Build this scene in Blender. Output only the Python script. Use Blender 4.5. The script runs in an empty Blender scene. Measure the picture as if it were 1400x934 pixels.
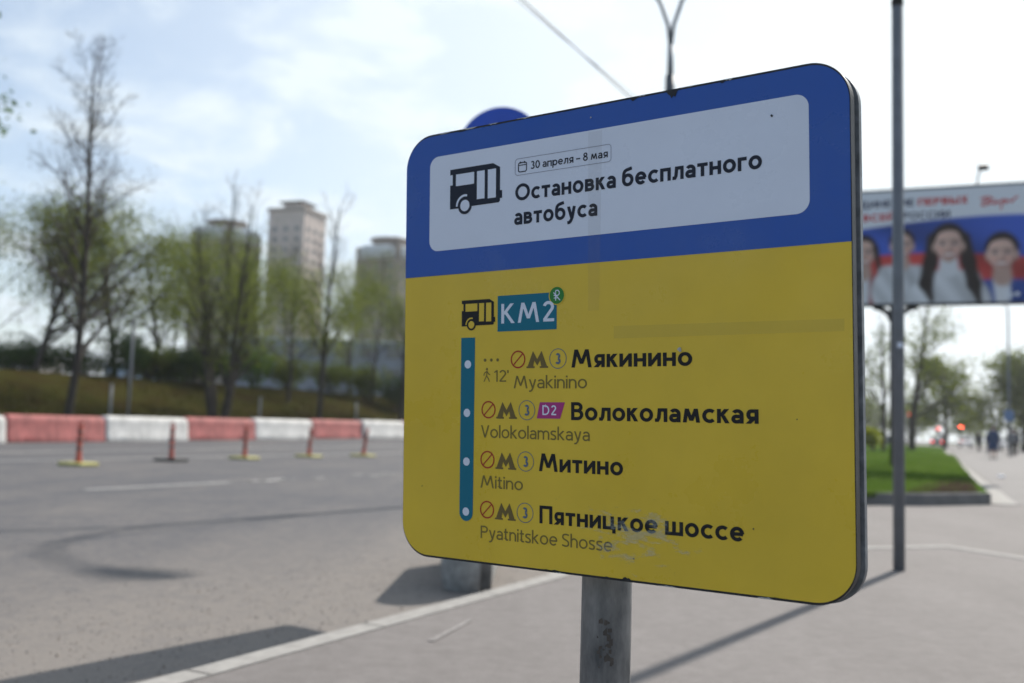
import bpy, bmesh, math, random
from mathutils import Vector, Matrix, Euler, noise
PI = math.pi
R = math.radians
rnd = random.Random(7)

# ------------------------------------------------------------------ camera, sky, sun, exposure
sc = bpy.context.scene
col = sc.collection
CAM_H = 0.86
PITCH, ROLL = R(4.95), R(1.75)
F_ = Vector((0, math.cos(PITCH), math.sin(PITCH)))
R0 = Vector((1, 0, 0)); U0 = Vector((0, -math.sin(PITCH), math.cos(PITCH)))
RR = math.cos(ROLL) * R0 + math.sin(ROLL) * U0
UU = -math.sin(ROLL) * R0 + math.cos(ROLL) * U0
cd = bpy.data.cameras.new('camera')
cam = bpy.data.objects.new('camera', cd); col.objects.link(cam)
mw = Matrix((RR, UU, -F_)).transposed().to_4x4(); mw.translation = Vector((0, 0, CAM_H))
cam.matrix_world = mw
cd.sensor_width = 36.0; cd.lens = 35.0
cd.clip_start = 0.02; cd.clip_end = 6000
cd.dof.use_dof = True; cd.dof.focus_distance = 1.45; cd.dof.aperture_fstop = 3.6
sc.camera = cam

SUN_AZ, SUN_EL = R(34.5), R(38.6)
w = bpy.data.worlds.new('World'); sc.world = w; w.use_nodes = True
nt = w.node_tree; N = nt.nodes; LK = nt.links
bg = N['Background']
sky = N.new('ShaderNodeTexSky'); sky.sky_type = 'NISHITA'; sky.sun_disc = False
sky.sun_elevation = SUN_EL; sky.sun_rotation = SUN_AZ
sky.air_density = 1.0; sky.dust_density = 0.8; sky.ozone_density = 1.0
# thin broken cloud laid over the clear sky, mapped on a flat layer overhead
tc = N.new('ShaderNodeTexCoord'); sep = N.new('ShaderNodeSeparateXYZ'); LK.new(tc.outputs['Generated'], sep.inputs[0])
def wmath(op, a, b=None):
    n = N.new('ShaderNodeMath'); n.operation = op
    for i, v in enumerate((a, b)):
        if v is None: continue
        if isinstance(v, (int, float)): n.inputs[i].default_value = v
        else: LK.new(v, n.inputs[i])
    return n.outputs[0]
zc = wmath('ADD', wmath('MAXIMUM', sep.outputs[2], 0.0), 0.16)
cx = wmath('DIVIDE', sep.outputs[0], zc); cy = wmath('DIVIDE', sep.outputs[1], zc)
comb = N.new('ShaderNodeCombineXYZ'); LK.new(cx, comb.inputs[0]); LK.new(cy, comb.inputs[1])
n1 = N.new('ShaderNodeTexNoise'); n1.inputs['Scale'].default_value = 3.0; n1.inputs['Detail'].default_value = 7; n1.inputs['Roughness'].default_value = 0.58; n1.inputs['Distortion'].default_value = 0.35
LK.new(comb.outputs[0], n1.inputs['Vector'])
# clouds towards the sun are brighter (forward scattering) and the veil is thicker on that side
dt = N.new('ShaderNodeVectorMath'); dt.operation = 'DOT_PRODUCT'; LK.new(tc.outputs['Generated'], dt.inputs[0])
dt.inputs[1].default_value = (math.sin(SUN_AZ) * math.cos(SUN_EL), math.cos(SUN_AZ) * math.cos(SUN_EL), math.sin(SUN_EL))
side = N.new('ShaderNodeMapRange'); side.inputs['From Min'].default_value = .42; side.inputs['From Max'].default_value = .98; side.interpolation_type = 'SMOOTHSTEP'
LK.new(dt.outputs['Value'], side.inputs['Value'])
rmp = N.new('ShaderNodeMapRange'); rmp.inputs['From Min'].default_value = 0.42; rmp.inputs['From Max'].default_value = 0.68; rmp.interpolation_type = 'SMOOTHSTEP'
LK.new(n1.outputs['Fac'], rmp.inputs['Value'])
front = N.new('ShaderNodeMapRange'); front.inputs['From Min'].default_value = -.45; front.inputs['From Max'].default_value = .40; front.inputs['To Min'].default_value = .12; front.interpolation_type = 'SMOOTHSTEP'
LK.new(dt.outputs['Value'], front.inputs['Value'])
cloud = wmath('MULTIPLY', wmath('MULTIPLY', rmp.outputs[0], .62), front.outputs[0])
veil = wmath('ADD', wmath('MULTIPLY', side.outputs[0], .72), wmath('MULTIPLY', front.outputs[0], .10))
low = wmath('MULTIPLY', wmath('POWER', wmath('SUBTRACT', 1.0, wmath('MINIMUM', wmath('MAXIMUM', sep.outputs[2], 0.0), 1.0)), 5.0), .45)   # whitish air near the horizon
veil = wmath('ADD', veil, wmath('MULTIPLY', low, front.outputs[0]))
fac = wmath('MINIMUM', wmath('ADD', cloud, veil), .96)
ccol = N.new('ShaderNodeMixRGB'); LK.new(wmath('POWER', side.outputs[0], 2.0), ccol.inputs['Fac'])
ccol.inputs[1].default_value = (5.8, 6.5, 7.0, 1); ccol.inputs[2].default_value = (6.7, 7.3, 7.6, 1)
mix = N.new('ShaderNodeMixRGB'); LK.new(fac, mix.inputs['Fac']); LK.new(sky.outputs[0], mix.inputs[1]); LK.new(ccol.outputs[0], mix.inputs[2])
LK.new(mix.outputs[0], bg.inputs['Color']); bg.inputs['Strength'].default_value = 0.10

sl = bpy.data.lights.new('sun', 'SUN'); sl.energy = 4.0; sl.angle = R(0.75); sl.color = (1.0, 0.94, 0.86)
so = bpy.data.objects.new('sun', sl); col.objects.link(so); so.location = (20, 30, 40)
sd = Vector((math.sin(SUN_AZ) * math.cos(SUN_EL), math.cos(SUN_AZ) * math.cos(SUN_EL), math.sin(SUN_EL)))
so.rotation_euler = sd.to_track_quat('Z', 'Y').to_euler()

sc.view_settings.view_transform = 'Standard'; sc.view_settings.look = 'None'
sc.view_settings.gamma = 1.0; sc.view_settings.exposure = 0.58
sc.render.engine = 'CYCLES'
sc.cycles.use_denoising = True
sc.cycles.max_bounces = 6; sc.cycles.transparent_max_bounces = 12
sc.cycles.caustics_reflective = False; sc.cycles.caustics_refractive = False

# ------------------------------------------------------------------ helpers
def lin(c):
    return tuple(((v / 255) / 12.92 if v / 255 <= .04045 else ((v / 255 + .055) / 1.055) ** 2.4) for v in c)

MATS = {}
def mat(name, color, rough=0.7, var=0.0, scale=8.0, metal=0.0, bump=0.0, detail=6, spec=0.4, var_col=None, stretch=(1, 1, 1), coat=0.0):
    """Principled material whose colour wanders a little by noise (wear, dust), with an optional fine bump."""
    if name in MATS: return MATS[name]
    m = bpy.data.materials.new(name); m.use_nodes = True
    nt = m.node_tree; p = nt.nodes['Principled BSDF']
    p.inputs['Roughness'].default_value = rough; p.inputs['Metallic'].default_value = metal
    p.inputs['Specular IOR Level'].default_value = spec; p.inputs['Coat Weight'].default_value = coat
    c = (*color, 1)
    p.inputs['Base Color'].default_value = c
    if var or bump or var_col:
        tcn = nt.nodes.new('ShaderNodeTexCoord'); mp = nt.nodes.new('ShaderNodeMapping'); mp.inputs['Scale'].default_value = stretch
        nz = nt.nodes.new('ShaderNodeTexNoise'); nz.inputs['Scale'].default_value = scale; nz.inputs['Detail'].default_value = detail; nz.inputs['Roughness'].default_value = .62
        nt.links.new(tcn.outputs['Object'], mp.inputs[0]); nt.links.new(mp.outputs[0], nz.inputs['Vector'])
        if var or var_col:
            rp = nt.nodes.new('ShaderNodeValToRGB')
            a = tuple(max(0, v * (1 - var)) for v in color); b = var_col or tuple(min(1, v * (1 + var)) for v in color)
            rp.color_ramp.elements[0].position = .32; rp.color_ramp.elements[1].position = .70
            rp.color_ramp.elements[0].color = (*a, 1); rp.color_ramp.elements[1].color = (*b, 1)
            nt.links.new(nz.outputs['Fac'], rp.inputs[0]); nt.links.new(rp.outputs[0], p.inputs['Base Color'])
        if bump:
            bp = nt.nodes.new('ShaderNodeBump'); bp.inputs['Strength'].default_value = bump; bp.inputs['Distance'].default_value = .01
            nt.links.new(nz.outputs['Fac'], bp.inputs['Height']); nt.links.new(bp.outputs[0], p.inputs['Normal'])
    MATS[name] = m
    return m

def leafmat(name, color, var_col, trans=.35, scale=1.3):
    if name in MATS: return MATS[name]
    m = bpy.data.materials.new(name); m.use_nodes = True; nt = m.node_tree
    out = nt.nodes['Material Output']; nt.nodes.remove(nt.nodes['Principled BSDF'])
    d = nt.nodes.new('ShaderNodeBsdfDiffuse'); t = nt.nodes.new('ShaderNodeBsdfTranslucent'); mx = nt.nodes.new('ShaderNodeMixShader'); mx.inputs[0].default_value = trans
    tcn = nt.nodes.new('ShaderNodeTexCoord'); nz = nt.nodes.new('ShaderNodeTexNoise'); nz.inputs['Scale'].default_value = scale; nz.inputs['Detail'].default_value = 5
    nt.links.new(tcn.outputs['Object'], nz.inputs['Vector'])
    rp = nt.nodes.new('ShaderNodeValToRGB'); rp.color_ramp.elements[0].position = .35; rp.color_ramp.elements[1].position = .65
    rp.color_ramp.elements[0].color = (*color, 1); rp.color_ramp.elements[1].color = (*var_col, 1)
    nt.links.new(nz.outputs['Fac'], rp.inputs[0])
    for s in (d, t): nt.links.new(rp.outputs[0], s.inputs['Color'])
    nt.links.new(d.outputs[0], mx.inputs[1]); nt.links.new(t.outputs[0], mx.inputs[2]); nt.links.new(mx.outputs[0], out.inputs['Surface'])
    MATS[name] = m
    return m

def emit(name, color, strength):
    if name in MATS: return MATS[name]
    m = mat(name, color, .4); p = m.node_tree.nodes['Principled BSDF']
    p.inputs['Emission Color'].default_value = (*color, 1); p.inputs['Emission Strength'].default_value = strength
    return m

def tag(o, label=None, cat=None, group=None, kind=None):
    if label: o['label'] = label
    if cat: o['category'] = cat
    if group: o['group'] = group
    if kind: o['kind'] = kind
    return o

def thing(name, label, cat, loc=(0, 0, 0), rz=0.0, group=None):
    o = bpy.data.objects.new(name, None); o.empty_display_size = .2
    col.objects.link(o); o.location = loc; o.rotation_euler = (0, 0, rz)
    return tag(o, label, cat, group)

class MB:
    """Collects verts and faces (with a material slot per face) and links them as one mesh object."""
    def __init__(s): s.v = []; s.f = []; s.mi = []; s.sm = []
    def add(s, vs, fs, mi=0, smooth=False):
        b = len(s.v); s.v += [tuple(v) for v in vs]
        for f in fs: s.f.append(tuple(i + b for i in f)); s.mi.append(mi); s.sm.append(smooth)
        return s
    def box(s, c, size, rot=None, mi=0, bev=0.0):
        x, y, z = (q / 2 for q in size)
        if bev:
            bm = bmesh.new(); bmesh.ops.create_cube(bm, size=1); bmesh.ops.scale(bm, vec=size, verts=bm.verts)
            bmesh.ops.bevel(bm, geom=bm.edges[:], offset=bev, segments=2, affect='EDGES', profile=.5)
            vs = [v.co.copy() for v in bm.verts]; bm.verts.index_update(); fs = [[v.index for v in f.verts] for f in bm.faces]; bm.free()
        else:
            vs = [Vector((a, b, d)) for a in (-x, x) for b in (-y, y) for d in (-z, z)]
            fs = [(0, 1, 3, 2), (4, 6, 7, 5), (0, 4, 5, 1), (2, 3, 7, 6), (0, 2, 6, 4), (1, 5, 7, 3)]
        if rot is not None: vs = [rot @ v for v in vs]
        return s.add([v + Vector(c) for v in vs], fs, mi)
    def tube(s, pts, radii, n=10, mi=0, cap=True, smooth=True):
        pts = [Vector(p) for p in pts]
        if isinstance(radii, (int, float)): radii = [radii] * len(pts)
        vs, fs = [], []; prev = None
        for i, p in enumerate(pts):
            t = (pts[min(i + 1, len(pts) - 1)] - pts[max(i - 1, 0)])
            if t.length < 1e-9: t = Vector((0, 0, 1))
            t.normalize()
            if prev is None:
                a = t.orthogonal().normalized()
            else:
                a = prev - t * prev.dot(t); a = a.normalized() if a.length > 1e-6 else t.orthogonal().normalized()
            prev = a; b = t.cross(a)
            for k in range(n):
                q = 2 * PI * k / n
                vs.append(p + (a * math.cos(q) + b * math.sin(q)) * radii[i])
        for i in range(len(pts) - 1):
            for k in range(n):
                fs.append((i * n + k, i * n + (k + 1) % n, (i + 1) * n + (k + 1) % n, (i + 1) * n + k))
        s.add(vs, fs, mi, smooth)
        if cap:
            b = len(s.v) - len(vs)
            s.f.append(tuple(b + k for k in range(n - 1, -1, -1))); s.mi.append(mi); s.sm.append(False)
            e = b + (len(pts) - 1) * n
            s.f.append(tuple(e + k for k in range(n))); s.mi.append(mi); s.sm.append(False)
        return s
    def lathe(s, prof, n=24, c=(0, 0, 0), mi=0, smooth=True):
        vs, fs = [], []
        for r, z in prof:
            for k in range(n):
                q = 2 * PI * k / n; vs.append((c[0] + r * math.cos(q), c[1] + r * math.sin(q), c[2] + z))
        for i in range(len(prof) - 1):
            for k in range(n):
                fs.append((i * n + k, i * n + (k + 1) % n, (i + 1) * n + (k + 1) % n, (i + 1) * n + k))
        b = len(s.v); s.add(vs, fs, mi, smooth)
        if prof[0][0] > 1e-4: s.f.append(tuple(b + k for k in range(n - 1, -1, -1))); s.mi.append(mi); s.sm.append(False)
        if prof[-1][0] > 1e-4:
            e = b + (len(prof) - 1) * n; s.f.append(tuple(e + k for k in range(n))); s.mi.append(mi); s.sm.append(False)
        return s
    def prism(s, poly, y0, y1, mi=0, side_mi=None):
        """2-D outline (x, z), counter-clockwise seen from -y, extruded from y0 (front) to y1 (back)."""
        n = len(poly); vs = [(x, y0, z) for x, z in poly] + [(x, y1, z) for x, z in poly]
        s.add(vs, [tuple(range(n))], mi)
        b = len(s.v) - len(vs); sm = mi if side_mi is None else side_mi
        s.f.append(tuple(b + n + k for k in range(n - 1, -1, -1))); s.mi.append(sm); s.sm.append(False)
        for k in range(n):
            j = (k + 1) % n
            s.f.append((b + k, b + n + k, b + n + j, b + j)); s.mi.append(sm); s.sm.append(False)
        return s
    def slab(s, poly, z0, z1, mi=0, side_mi=None):
        """Plan outline (x, y), counter-clockwise from above, from z0 up to z1."""
        n = len(poly); vs = [(x, y, z1) for x, y in poly] + [(x, y, z0) for x, y in poly]
        b = len(s.v); s.add(vs, [tuple(range(n))], mi); sm = mi if side_mi is None else side_mi
        for k in range(n):
            j = (k + 1) % n
            s.f.append((b + k, b + n + k, b + n + j, b + j)); s.mi.append(sm); s.sm.append(False)
        return s
    def build(s, name, mats, parent=None):
        me = bpy.data.meshes.new(name); me.from_pydata(s.v, [], s.f)
        if not isinstance(mats, (list, tuple)): mats = [mats]
        for m in mats: me.materials.append(m)
        me.polygons.foreach_set('material_index', s.mi); me.polygons.foreach_set('use_smooth', s.sm)
        me.update()
        o = bpy.data.objects.new(name, me); col.objects.link(o)
        if parent is not None: o.parent = parent
        return o

def copy_tree(o, parent=None):
    c = o.copy(); col.objects.link(c)
    if parent is not None: c.parent = parent
    for ch in list(o.children): copy_tree(ch, c)
    return c

def arc(cx, cz, rx, rz, a0, a1, n=18):
    return [(cx + rx * math.cos(R(a0 + (a1 - a0) * i / n)), cz + rz * math.sin(R(a0 + (a1 - a0) * i / n))) for i in range(n + 1)]

def rrect(x0, z0, x1, z1, r, n=10):
    return (arc(x1 - r, z1 - r, r, r, 0, 90, n) + arc(x0 + r, z1 - r, r, r, 90, 180, n) +
            arc(x0 + r, z0 + r, r, r, 180, 270, n) + arc(x1 - r, z0 + r, r, r, 270, 360, n))

# ------------------------------------------------------------------ stroke lettering
X = .715
def bez(p0, p1, p2, p3, n=14):
    return [tuple((1 - t) ** 3 * a + 3 * (1 - t) ** 2 * t * b + 3 * (1 - t) * t * t * c + t ** 3 * d for a, b, c, d in zip(p0, p1, p2, p3)) for t in (i / n for i in range(n + 1))]

def glyph(ch, w):
    """Centre-line paths of one letter, cap height 1; returns (paths, width). A path is (points, closed, horizontally cut ends)."""
    h = w / 2
    P = lambda *p: (list(p), False, True)
    A = lambda pts: (pts, False, False)
    O = lambda pts: (pts[:-1], True, False)
    xm = X / 2
    if ch == ' ': return [], .28
    if ch in 'оo': return [O(arc(.34, xm, .34 - h, xm - h + .008, 0, 360, 30))], .68
    if ch in 'ОO': return [O(arc(.5, .5, .5 - h, .5 - h + .01, 0, 360, 36))], 1.0
    if ch == '0': return [O(arc(.31, .5, .31 - h, .5 - h + .01, 0, 360, 30))], .62
    if ch in 'сc': return [A(arc(.35, xm, .35 - h, xm - h + .008, 46, 314, 24))], .60
    if ch in 'СC': return [A(arc(.5, .5, .5 - h, .5 - h + .01, 44, 316, 26))], .86
    if ch in 'еe': return [A(arc(.33, xm, .33 - h, xm - h + .008, 0, 318, 26)), P((h * 1.2, xm), (.66 - h * .6, xm))], .66
    if ch == 'т': return [P((0, X - h), (.56, X - h)), P((.28, X - w), (.28, 0))], .56
    if ch in 'аa':
        wd = .56
        return [A(arc(.28, X - .27, .28 - h, .27 - h, 150, 0, 16) + [(wd - h, 0)]),
                A([(wd - h, .44 - h), (.23, .44 - h)] + arc(.22, .22, .22 - h, .225 - h, 90, 270, 14) + [(.3, h - .005), (.44, h + .05), (wd - h, .17)])], wd
    if ch == 'н': return [P((h, 0), (h, X)), P((.62 - h, 0), (.62 - h, X)), P((w * .9, xm), (.62 - w * .9, xm))], .62
    if ch in 'вВ':
        T, wd = (X, .58) if ch == 'в' else (1.0, .68)
        mid = T * .53; r1 = (T - h - mid) / 2; r2 = (mid - h) / 2
        return [P((h, 0), (h, T)), A([(w * .9, T - h), (wd * .5, T - h)] + arc(wd * .52, mid + r1, wd * .42 - h, r1, 90, -90, 14) + [(w * .9, mid)]),
                A([(wd * .5, mid)] + arc(wd * .52, h + r2, wd * .48 - h, r2, 90, -90, 14) + [(w * .9, h)])], wd
    if ch in 'кk': 
        T = X if ch == 'к' else 1.04
        return [P((h, 0), (h, T)), P((w * .8, X * .47), (.54 - h, X)), P((w * 1.45, X * .56), (.57 - h, 0))], .57
    if ch in 'KК': return [P((h, 0), (h, 1)), P((w * .8, .45), (.64 - h, 1)), P((w * 1.5, .57), (.70 - h, 0))], .70
    if ch == 'б': return [O(arc(.34, .35, .34 - h, .36 - h, 0, 360, 28)), A(bez((h, .36), (h, .74), (.1, .88), (.34, .93)) + [(.58, .99)])], .68
    if ch == 'п': return [P((h, 0), (h, X - h), (.60 - h, X - h), (.60 - h, 0))], .60
    if ch == 'П': return [P((h, 0), (h, 1 - h), (.76 - h, 1 - h), (.76 - h, 0))], .76
    if ch == 'л': return [P((.62 - h, 0), (.62 - h, X - h), (.23, X - h), (.21, .36)), A([(.21, .38), (.19, .2), (.13, .09), (0, h)])], .62
    if ch == 'г': return [P((h, 0), (h, X - h), (.46, X - h))], .46
    if ch in 'уy': return [P((h * 1.1, X), (.31, .02)), A([(.58 - h * 1.1, X), (.34, .06), (.24, -.14), (.16, -.21), (.03, -.225)])], .58
    if ch in 'рp': return [P((h, X), (h, -.27)), O(arc(.36, xm, .32 - h, xm - h + .008, 0, 360, 28))], .68
    if ch == 'я': return [P((.58 - h, 0), (.58 - h, X)), A([(.58 - w * .9, X - h), (.27, X - h)] + arc(.25, X - h - (X - h - .27) / 2, .22 - h, (X - h - .27) / 2, 90, 270, 14) + [(.58 - w * .9, .27)]), P((.36, .26), (h * 1.3, 0))], .58
    if ch == '–': return [P((0, .38), (.52, .38))], .52
    if ch in 'м': return [P((h * 1.2, 0), (.21, X)), P((.21, X), (.43, .09)), P((.43, .09), (.65, X)), P((.65, X), (.86 - h * 1.2, 0))], .86
    if ch in 'МM': return [P((h * 1.2, 0), (.27, 1)), P((.27, 1), (.56, .2)), P((.56, .2), (.85, 1)), P((.85, 1), (1.12 - h * 1.2, 0))], 1.12
    if ch == 'и': return [P((h, 0), (h, X)), P((.63 - h, 0), (.63 - h, X)), A([(w * .75, h * 1.3), (.63 - w * .75, X - h * 1.3)])], .63
    if ch in 'ИЙ':
        g = [P((h, 0), (h, 1)), P((.78 - h, 0), (.78 - h, 1)), A([(w * .75, h * 1.3), (.78 - w * .75, 1 - h * 1.3)])]
        return (g + [A(arc(.39, 1.24, .17, .12, 200, 340, 8))] if ch == 'Й' else g), .78
    if ch == 'ц': return [P((h, X), (h, h), (.61 - h, h), (.61 - h, X)), P((.61 - w, h), (.70, h)), P((.70 - h, h), (.70 - h, -.19))], .72
    if ch == 'ш': return [P((h, X), (h, h), (.90 - h, h), (.90 - h, X)), P((.45, w * .9), (.45, X))], .90
    if ch == '3': return [A(arc(.28, .745, .25 - h, .255 - h + .01, 150, -90, 16)), A(arc(.28, .27, .29 - h, .28 - h + .01, 90, -150, 18))], .58
    if ch == '8': return [O(arc(.31, .75, .26 - h, .25 - h + .01, 0, 360, 22)), O(arc(.31, .28, .31 - h, .29 - h + .01, 0, 360, 24))], .62
    if ch == '2': return [A(arc(.29, .72, .28 - h, .28 - h + .01, 165, -30, 16) + [(h * 1.1, h * 1.05)]), P((h * .5, h), (.58, h))], .58
    if ch == '1': return [P((.3 - h, 0), (.3 - h, 1)), A([(.3 - h, .97), (.02, .80)])], .34
    if ch == '6': return [O(arc(.31, .32, .31 - h, .33 - h, 0, 360, 24)), A(bez((h, .34), (h, .7), (.2, .95), (.48, .97)))], .62
    if ch == '+': return [P((0, .45), (.5, .45)), P((.25, .2), (.25, .7))], .5
    if ch in 'D': return [P((h, 0), (h, 1)), A([(w * .9, 1 - h), (.32, 1 - h)] + arc(.32, .5, .44 - h, .5 - h, 90, -90, 18) + [(w * .9, h)])], .76
    if ch == "'": return [P((h, 1), (h, .74))], w
    if ch == 'n': return [P((h, X), (h, 0)), A([(h, .3)] + arc(.29, X - .29, .29 - h, .29 - h, 180, 0, 16) + [(.58 - h, 0)])], .58
    if ch == 'h': return [P((h, 1.04), (h, 0)), A([(h, .3)] + arc(.29, X - .29, .29 - h, .29 - h, 180, 0, 16) + [(.58 - h, 0)])], .58
    if ch == 'm': return [P((h, X), (h, 0)), A([(h, .3)] + arc(.27, X - .27, .27 - h, .27 - h, 180, 0, 14) + [(.54 - h, 0)]), A([(.54 - h, .3)] + arc(.81 - w, X - .27, .27 - h, .27 - h, 180, 0, 14) + [(1.08 - w - h, 0)])], 1.08 - w
    if ch == 'l': return [P((h, 1.04), (h, 0))], w
    if ch == 'i': return [P((h, X), (h, 0)), P((h, .98), (h, .98 - w * 1.2))], w
    if ch == 't': return [A([(.15, .93), (.15, .2)] + bez((.15, .2), (.15, .05), (.2, h), (.38, h), 6)), P((0, X - h), (.36, X - h))], .38
    if ch in 'sS':
        T, wd = (X, .48) if ch == 's' else (1.0, .58)
        return [A(bez((wd - .03, T - .12 * T), (wd * .75, T - h + .02), (h * .6, T), (h + .01, T * .74)) + bez((h + .01, T * .74), (h, T * .5), (wd - h, T * .56), (wd - h, T * .27))[1:] + bez((wd - h, T * .27), (wd - h, -.02), (wd * .3, h - .02), (.02, T * .15))[1:])], wd
    if ch == 'V': return [P((h * 1.1, 1), (.37, 0)), P((.37, 0), (.74 - h * 1.1, 1))], .74
    if ch in 'PР': return [P((h, 0), (h, 1)), A([(w * .9, 1 - h), (.32, 1 - h)] + arc(.34, .72, .30 - h, .28 - h, 90, -90, 14) + [(w * .9, .44 + h)])], .64
    if ch == 'Е': return [P((h, 0), (h, 1)), P((w * .9, 1 - h), (.58, 1 - h)), P((w * .9, .51), (.54, .51)), P((w * .9, h), (.58, h))], .58
    if ch == 'Д': return [P((.14, w * .9), (.2, 1 - h), (.7 - h, 1 - h), (.7 - h, w * .9)), P((0, h), (.84, h)), P((h, h), (h, -.2)), P((.84 - h, h), (.84 - h, -.2))], .84
    if ch == 'Н': return [P((h, 0), (h, 1)), P((.74 - h, 0), (.74 - h, 1)), P((w * .9, .52), (.74 - w * .9, .52))], .74
    if ch in 'БЪЫ':
        o = .16 if ch == 'Ъ' else 0
        g = [P((h + o, 0), (h + o, 1)), A([(w * .9 + o, .58 - h), (.32 + o, .58 - h)] + arc(.34 + o, .29, .31 - h, .29 - h, 90, -90, 14) + [(w * .9 + o, h)])]
        if ch == 'Б': g.append(P((w * .9, 1 - h), (.58, 1 - h)))
        if ch == 'Ъ': g.append(P((0, 1 - h), (.2, 1 - h)))
        if ch == 'Ы': g.append(P((.9 - h, 0), (.9 - h, 1)))
        return g, (.9 if ch == 'Ы' else .64 + o)
    if ch == 'Х': return [P((h * 1.3, 0), (.7 - h * 1.3, 1)), P((h * 1.3, 1), (.7 - h * 1.3, 0))], .7
    raise ValueError(ch)

def stroke(pts, w, closed=False, hcut=False):
    """Quads of constant width along a path; returns (points, faces)."""
    h = w / 2; n = len(pts); L, Rr = [], []
    P = [Vector((p[0], p[1])) for p in pts]
    for i in range(n):
        if closed: a, b = P[i] - P[i - 1], P[(i + 1) % n] - P[i]
        else:
            a = P[i] - P[i - 1] if i > 0 else P[1] - P[0]
            b = P[i + 1] - P[i] if i < n - 1 else P[-1] - P[-2]
        a.normalize(); b.normalize(); na = Vector((-a.y, a.x)); nb = Vector((-b.y, b.x))
        m = na + nb
        m = na if m.length < 1e-6 else m.normalized()
        k = h / max(.35, m.dot(na)); off = m * k
        if not closed and hcut and i in (0, n - 1) and abs(a.y) > .35:
            off = Vector((-h / a.y, 0))
        L.append(P[i] + off); Rr.append(P[i] - off)
    fs = []; m = n if closed else n - 1
    for i in range(m):
        j = (i + 1) % n; fs.append((i, n + i, n + j, j))
    return L + Rr, fs

def write(mb, text, x0, zb, x1, cap, w, y, mi=0, gap=.092):
    """Letters on the plane y, from x0 to x1, baseline zb."""
    pens, x = [], 0.0
    for ch in text:
        g, wd = glyph(ch, w); pens.append((g, x)); x += wd + (gap if ch != ' ' else 0)
    x -= gap; sx = (x1 - x0) / x; k = 0
    for g, ox in pens:
        for pts, closed, hc in g:
            vs, fs = stroke(pts, w, closed, hc)
            yy = y - 2.5e-5 * (k % 4); k += 1
            mb.add([(x0 + (v.x + ox) * sx, yy, zb + v.y * cap) for v in vs], [tuple(reversed(f)) if False else f for f in fs], mi)
    return mb

def poly(mb, pts, y, mi=0):
    return mb.add([(p[0], y, p[1]) for p in pts], [tuple(range(len(pts)))], mi)
def disc(mb, cx, cz, r, y, mi=0, n=32):
    return poly(mb, arc(cx, cz, r, r, 0, 360, n)[:-1], y, mi)
def ring(mb, cx, cz, r, w, y, mi=0, n=36):
    vs, fs = stroke(arc(cx, cz, r, r, 0, 360, n)[:-1], w, True)
    return mb.add([(v.x, y, v.y) for v in vs], fs, mi)
def line(mb, pts, w, y, mi=0, closed=False):
    vs, fs = stroke(pts, w, closed)
    return mb.add([(v.x, y, v.y) for v in vs], fs, mi)

# ------------------------------------------------------------------ terrain, road, pavement
# road frame: u runs away along the road (azimuth 26 deg), v to its left
T26 = Vector((math.sin(R(26)), math.cos(R(26)))); N26 = Vector((-math.cos(R(26)), math.sin(R(26))))
def uv(u, v): return T26 * u + N26 * v
def sstep(a, b, x):
    t = max(0, min(1, (x - a) / (b - a))); return t * t * (3 - 2 * t)
def z_bar(u): return max(-.12, min(.9, -.05 + .0107 * (u - 20.4)))
def z_road(u, v): return -.12 + (z_bar(u) + .12) * sstep(16, 26, v)
def z_bank(u, v):
    b = z_road(u, 27.4)
    z = b + (2.6 - b) * sstep(0, 1, (v - 27.8) / 8.6) if v < 36.4 else 2.6
    return z + .012 * max(0, v - 40)

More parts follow.
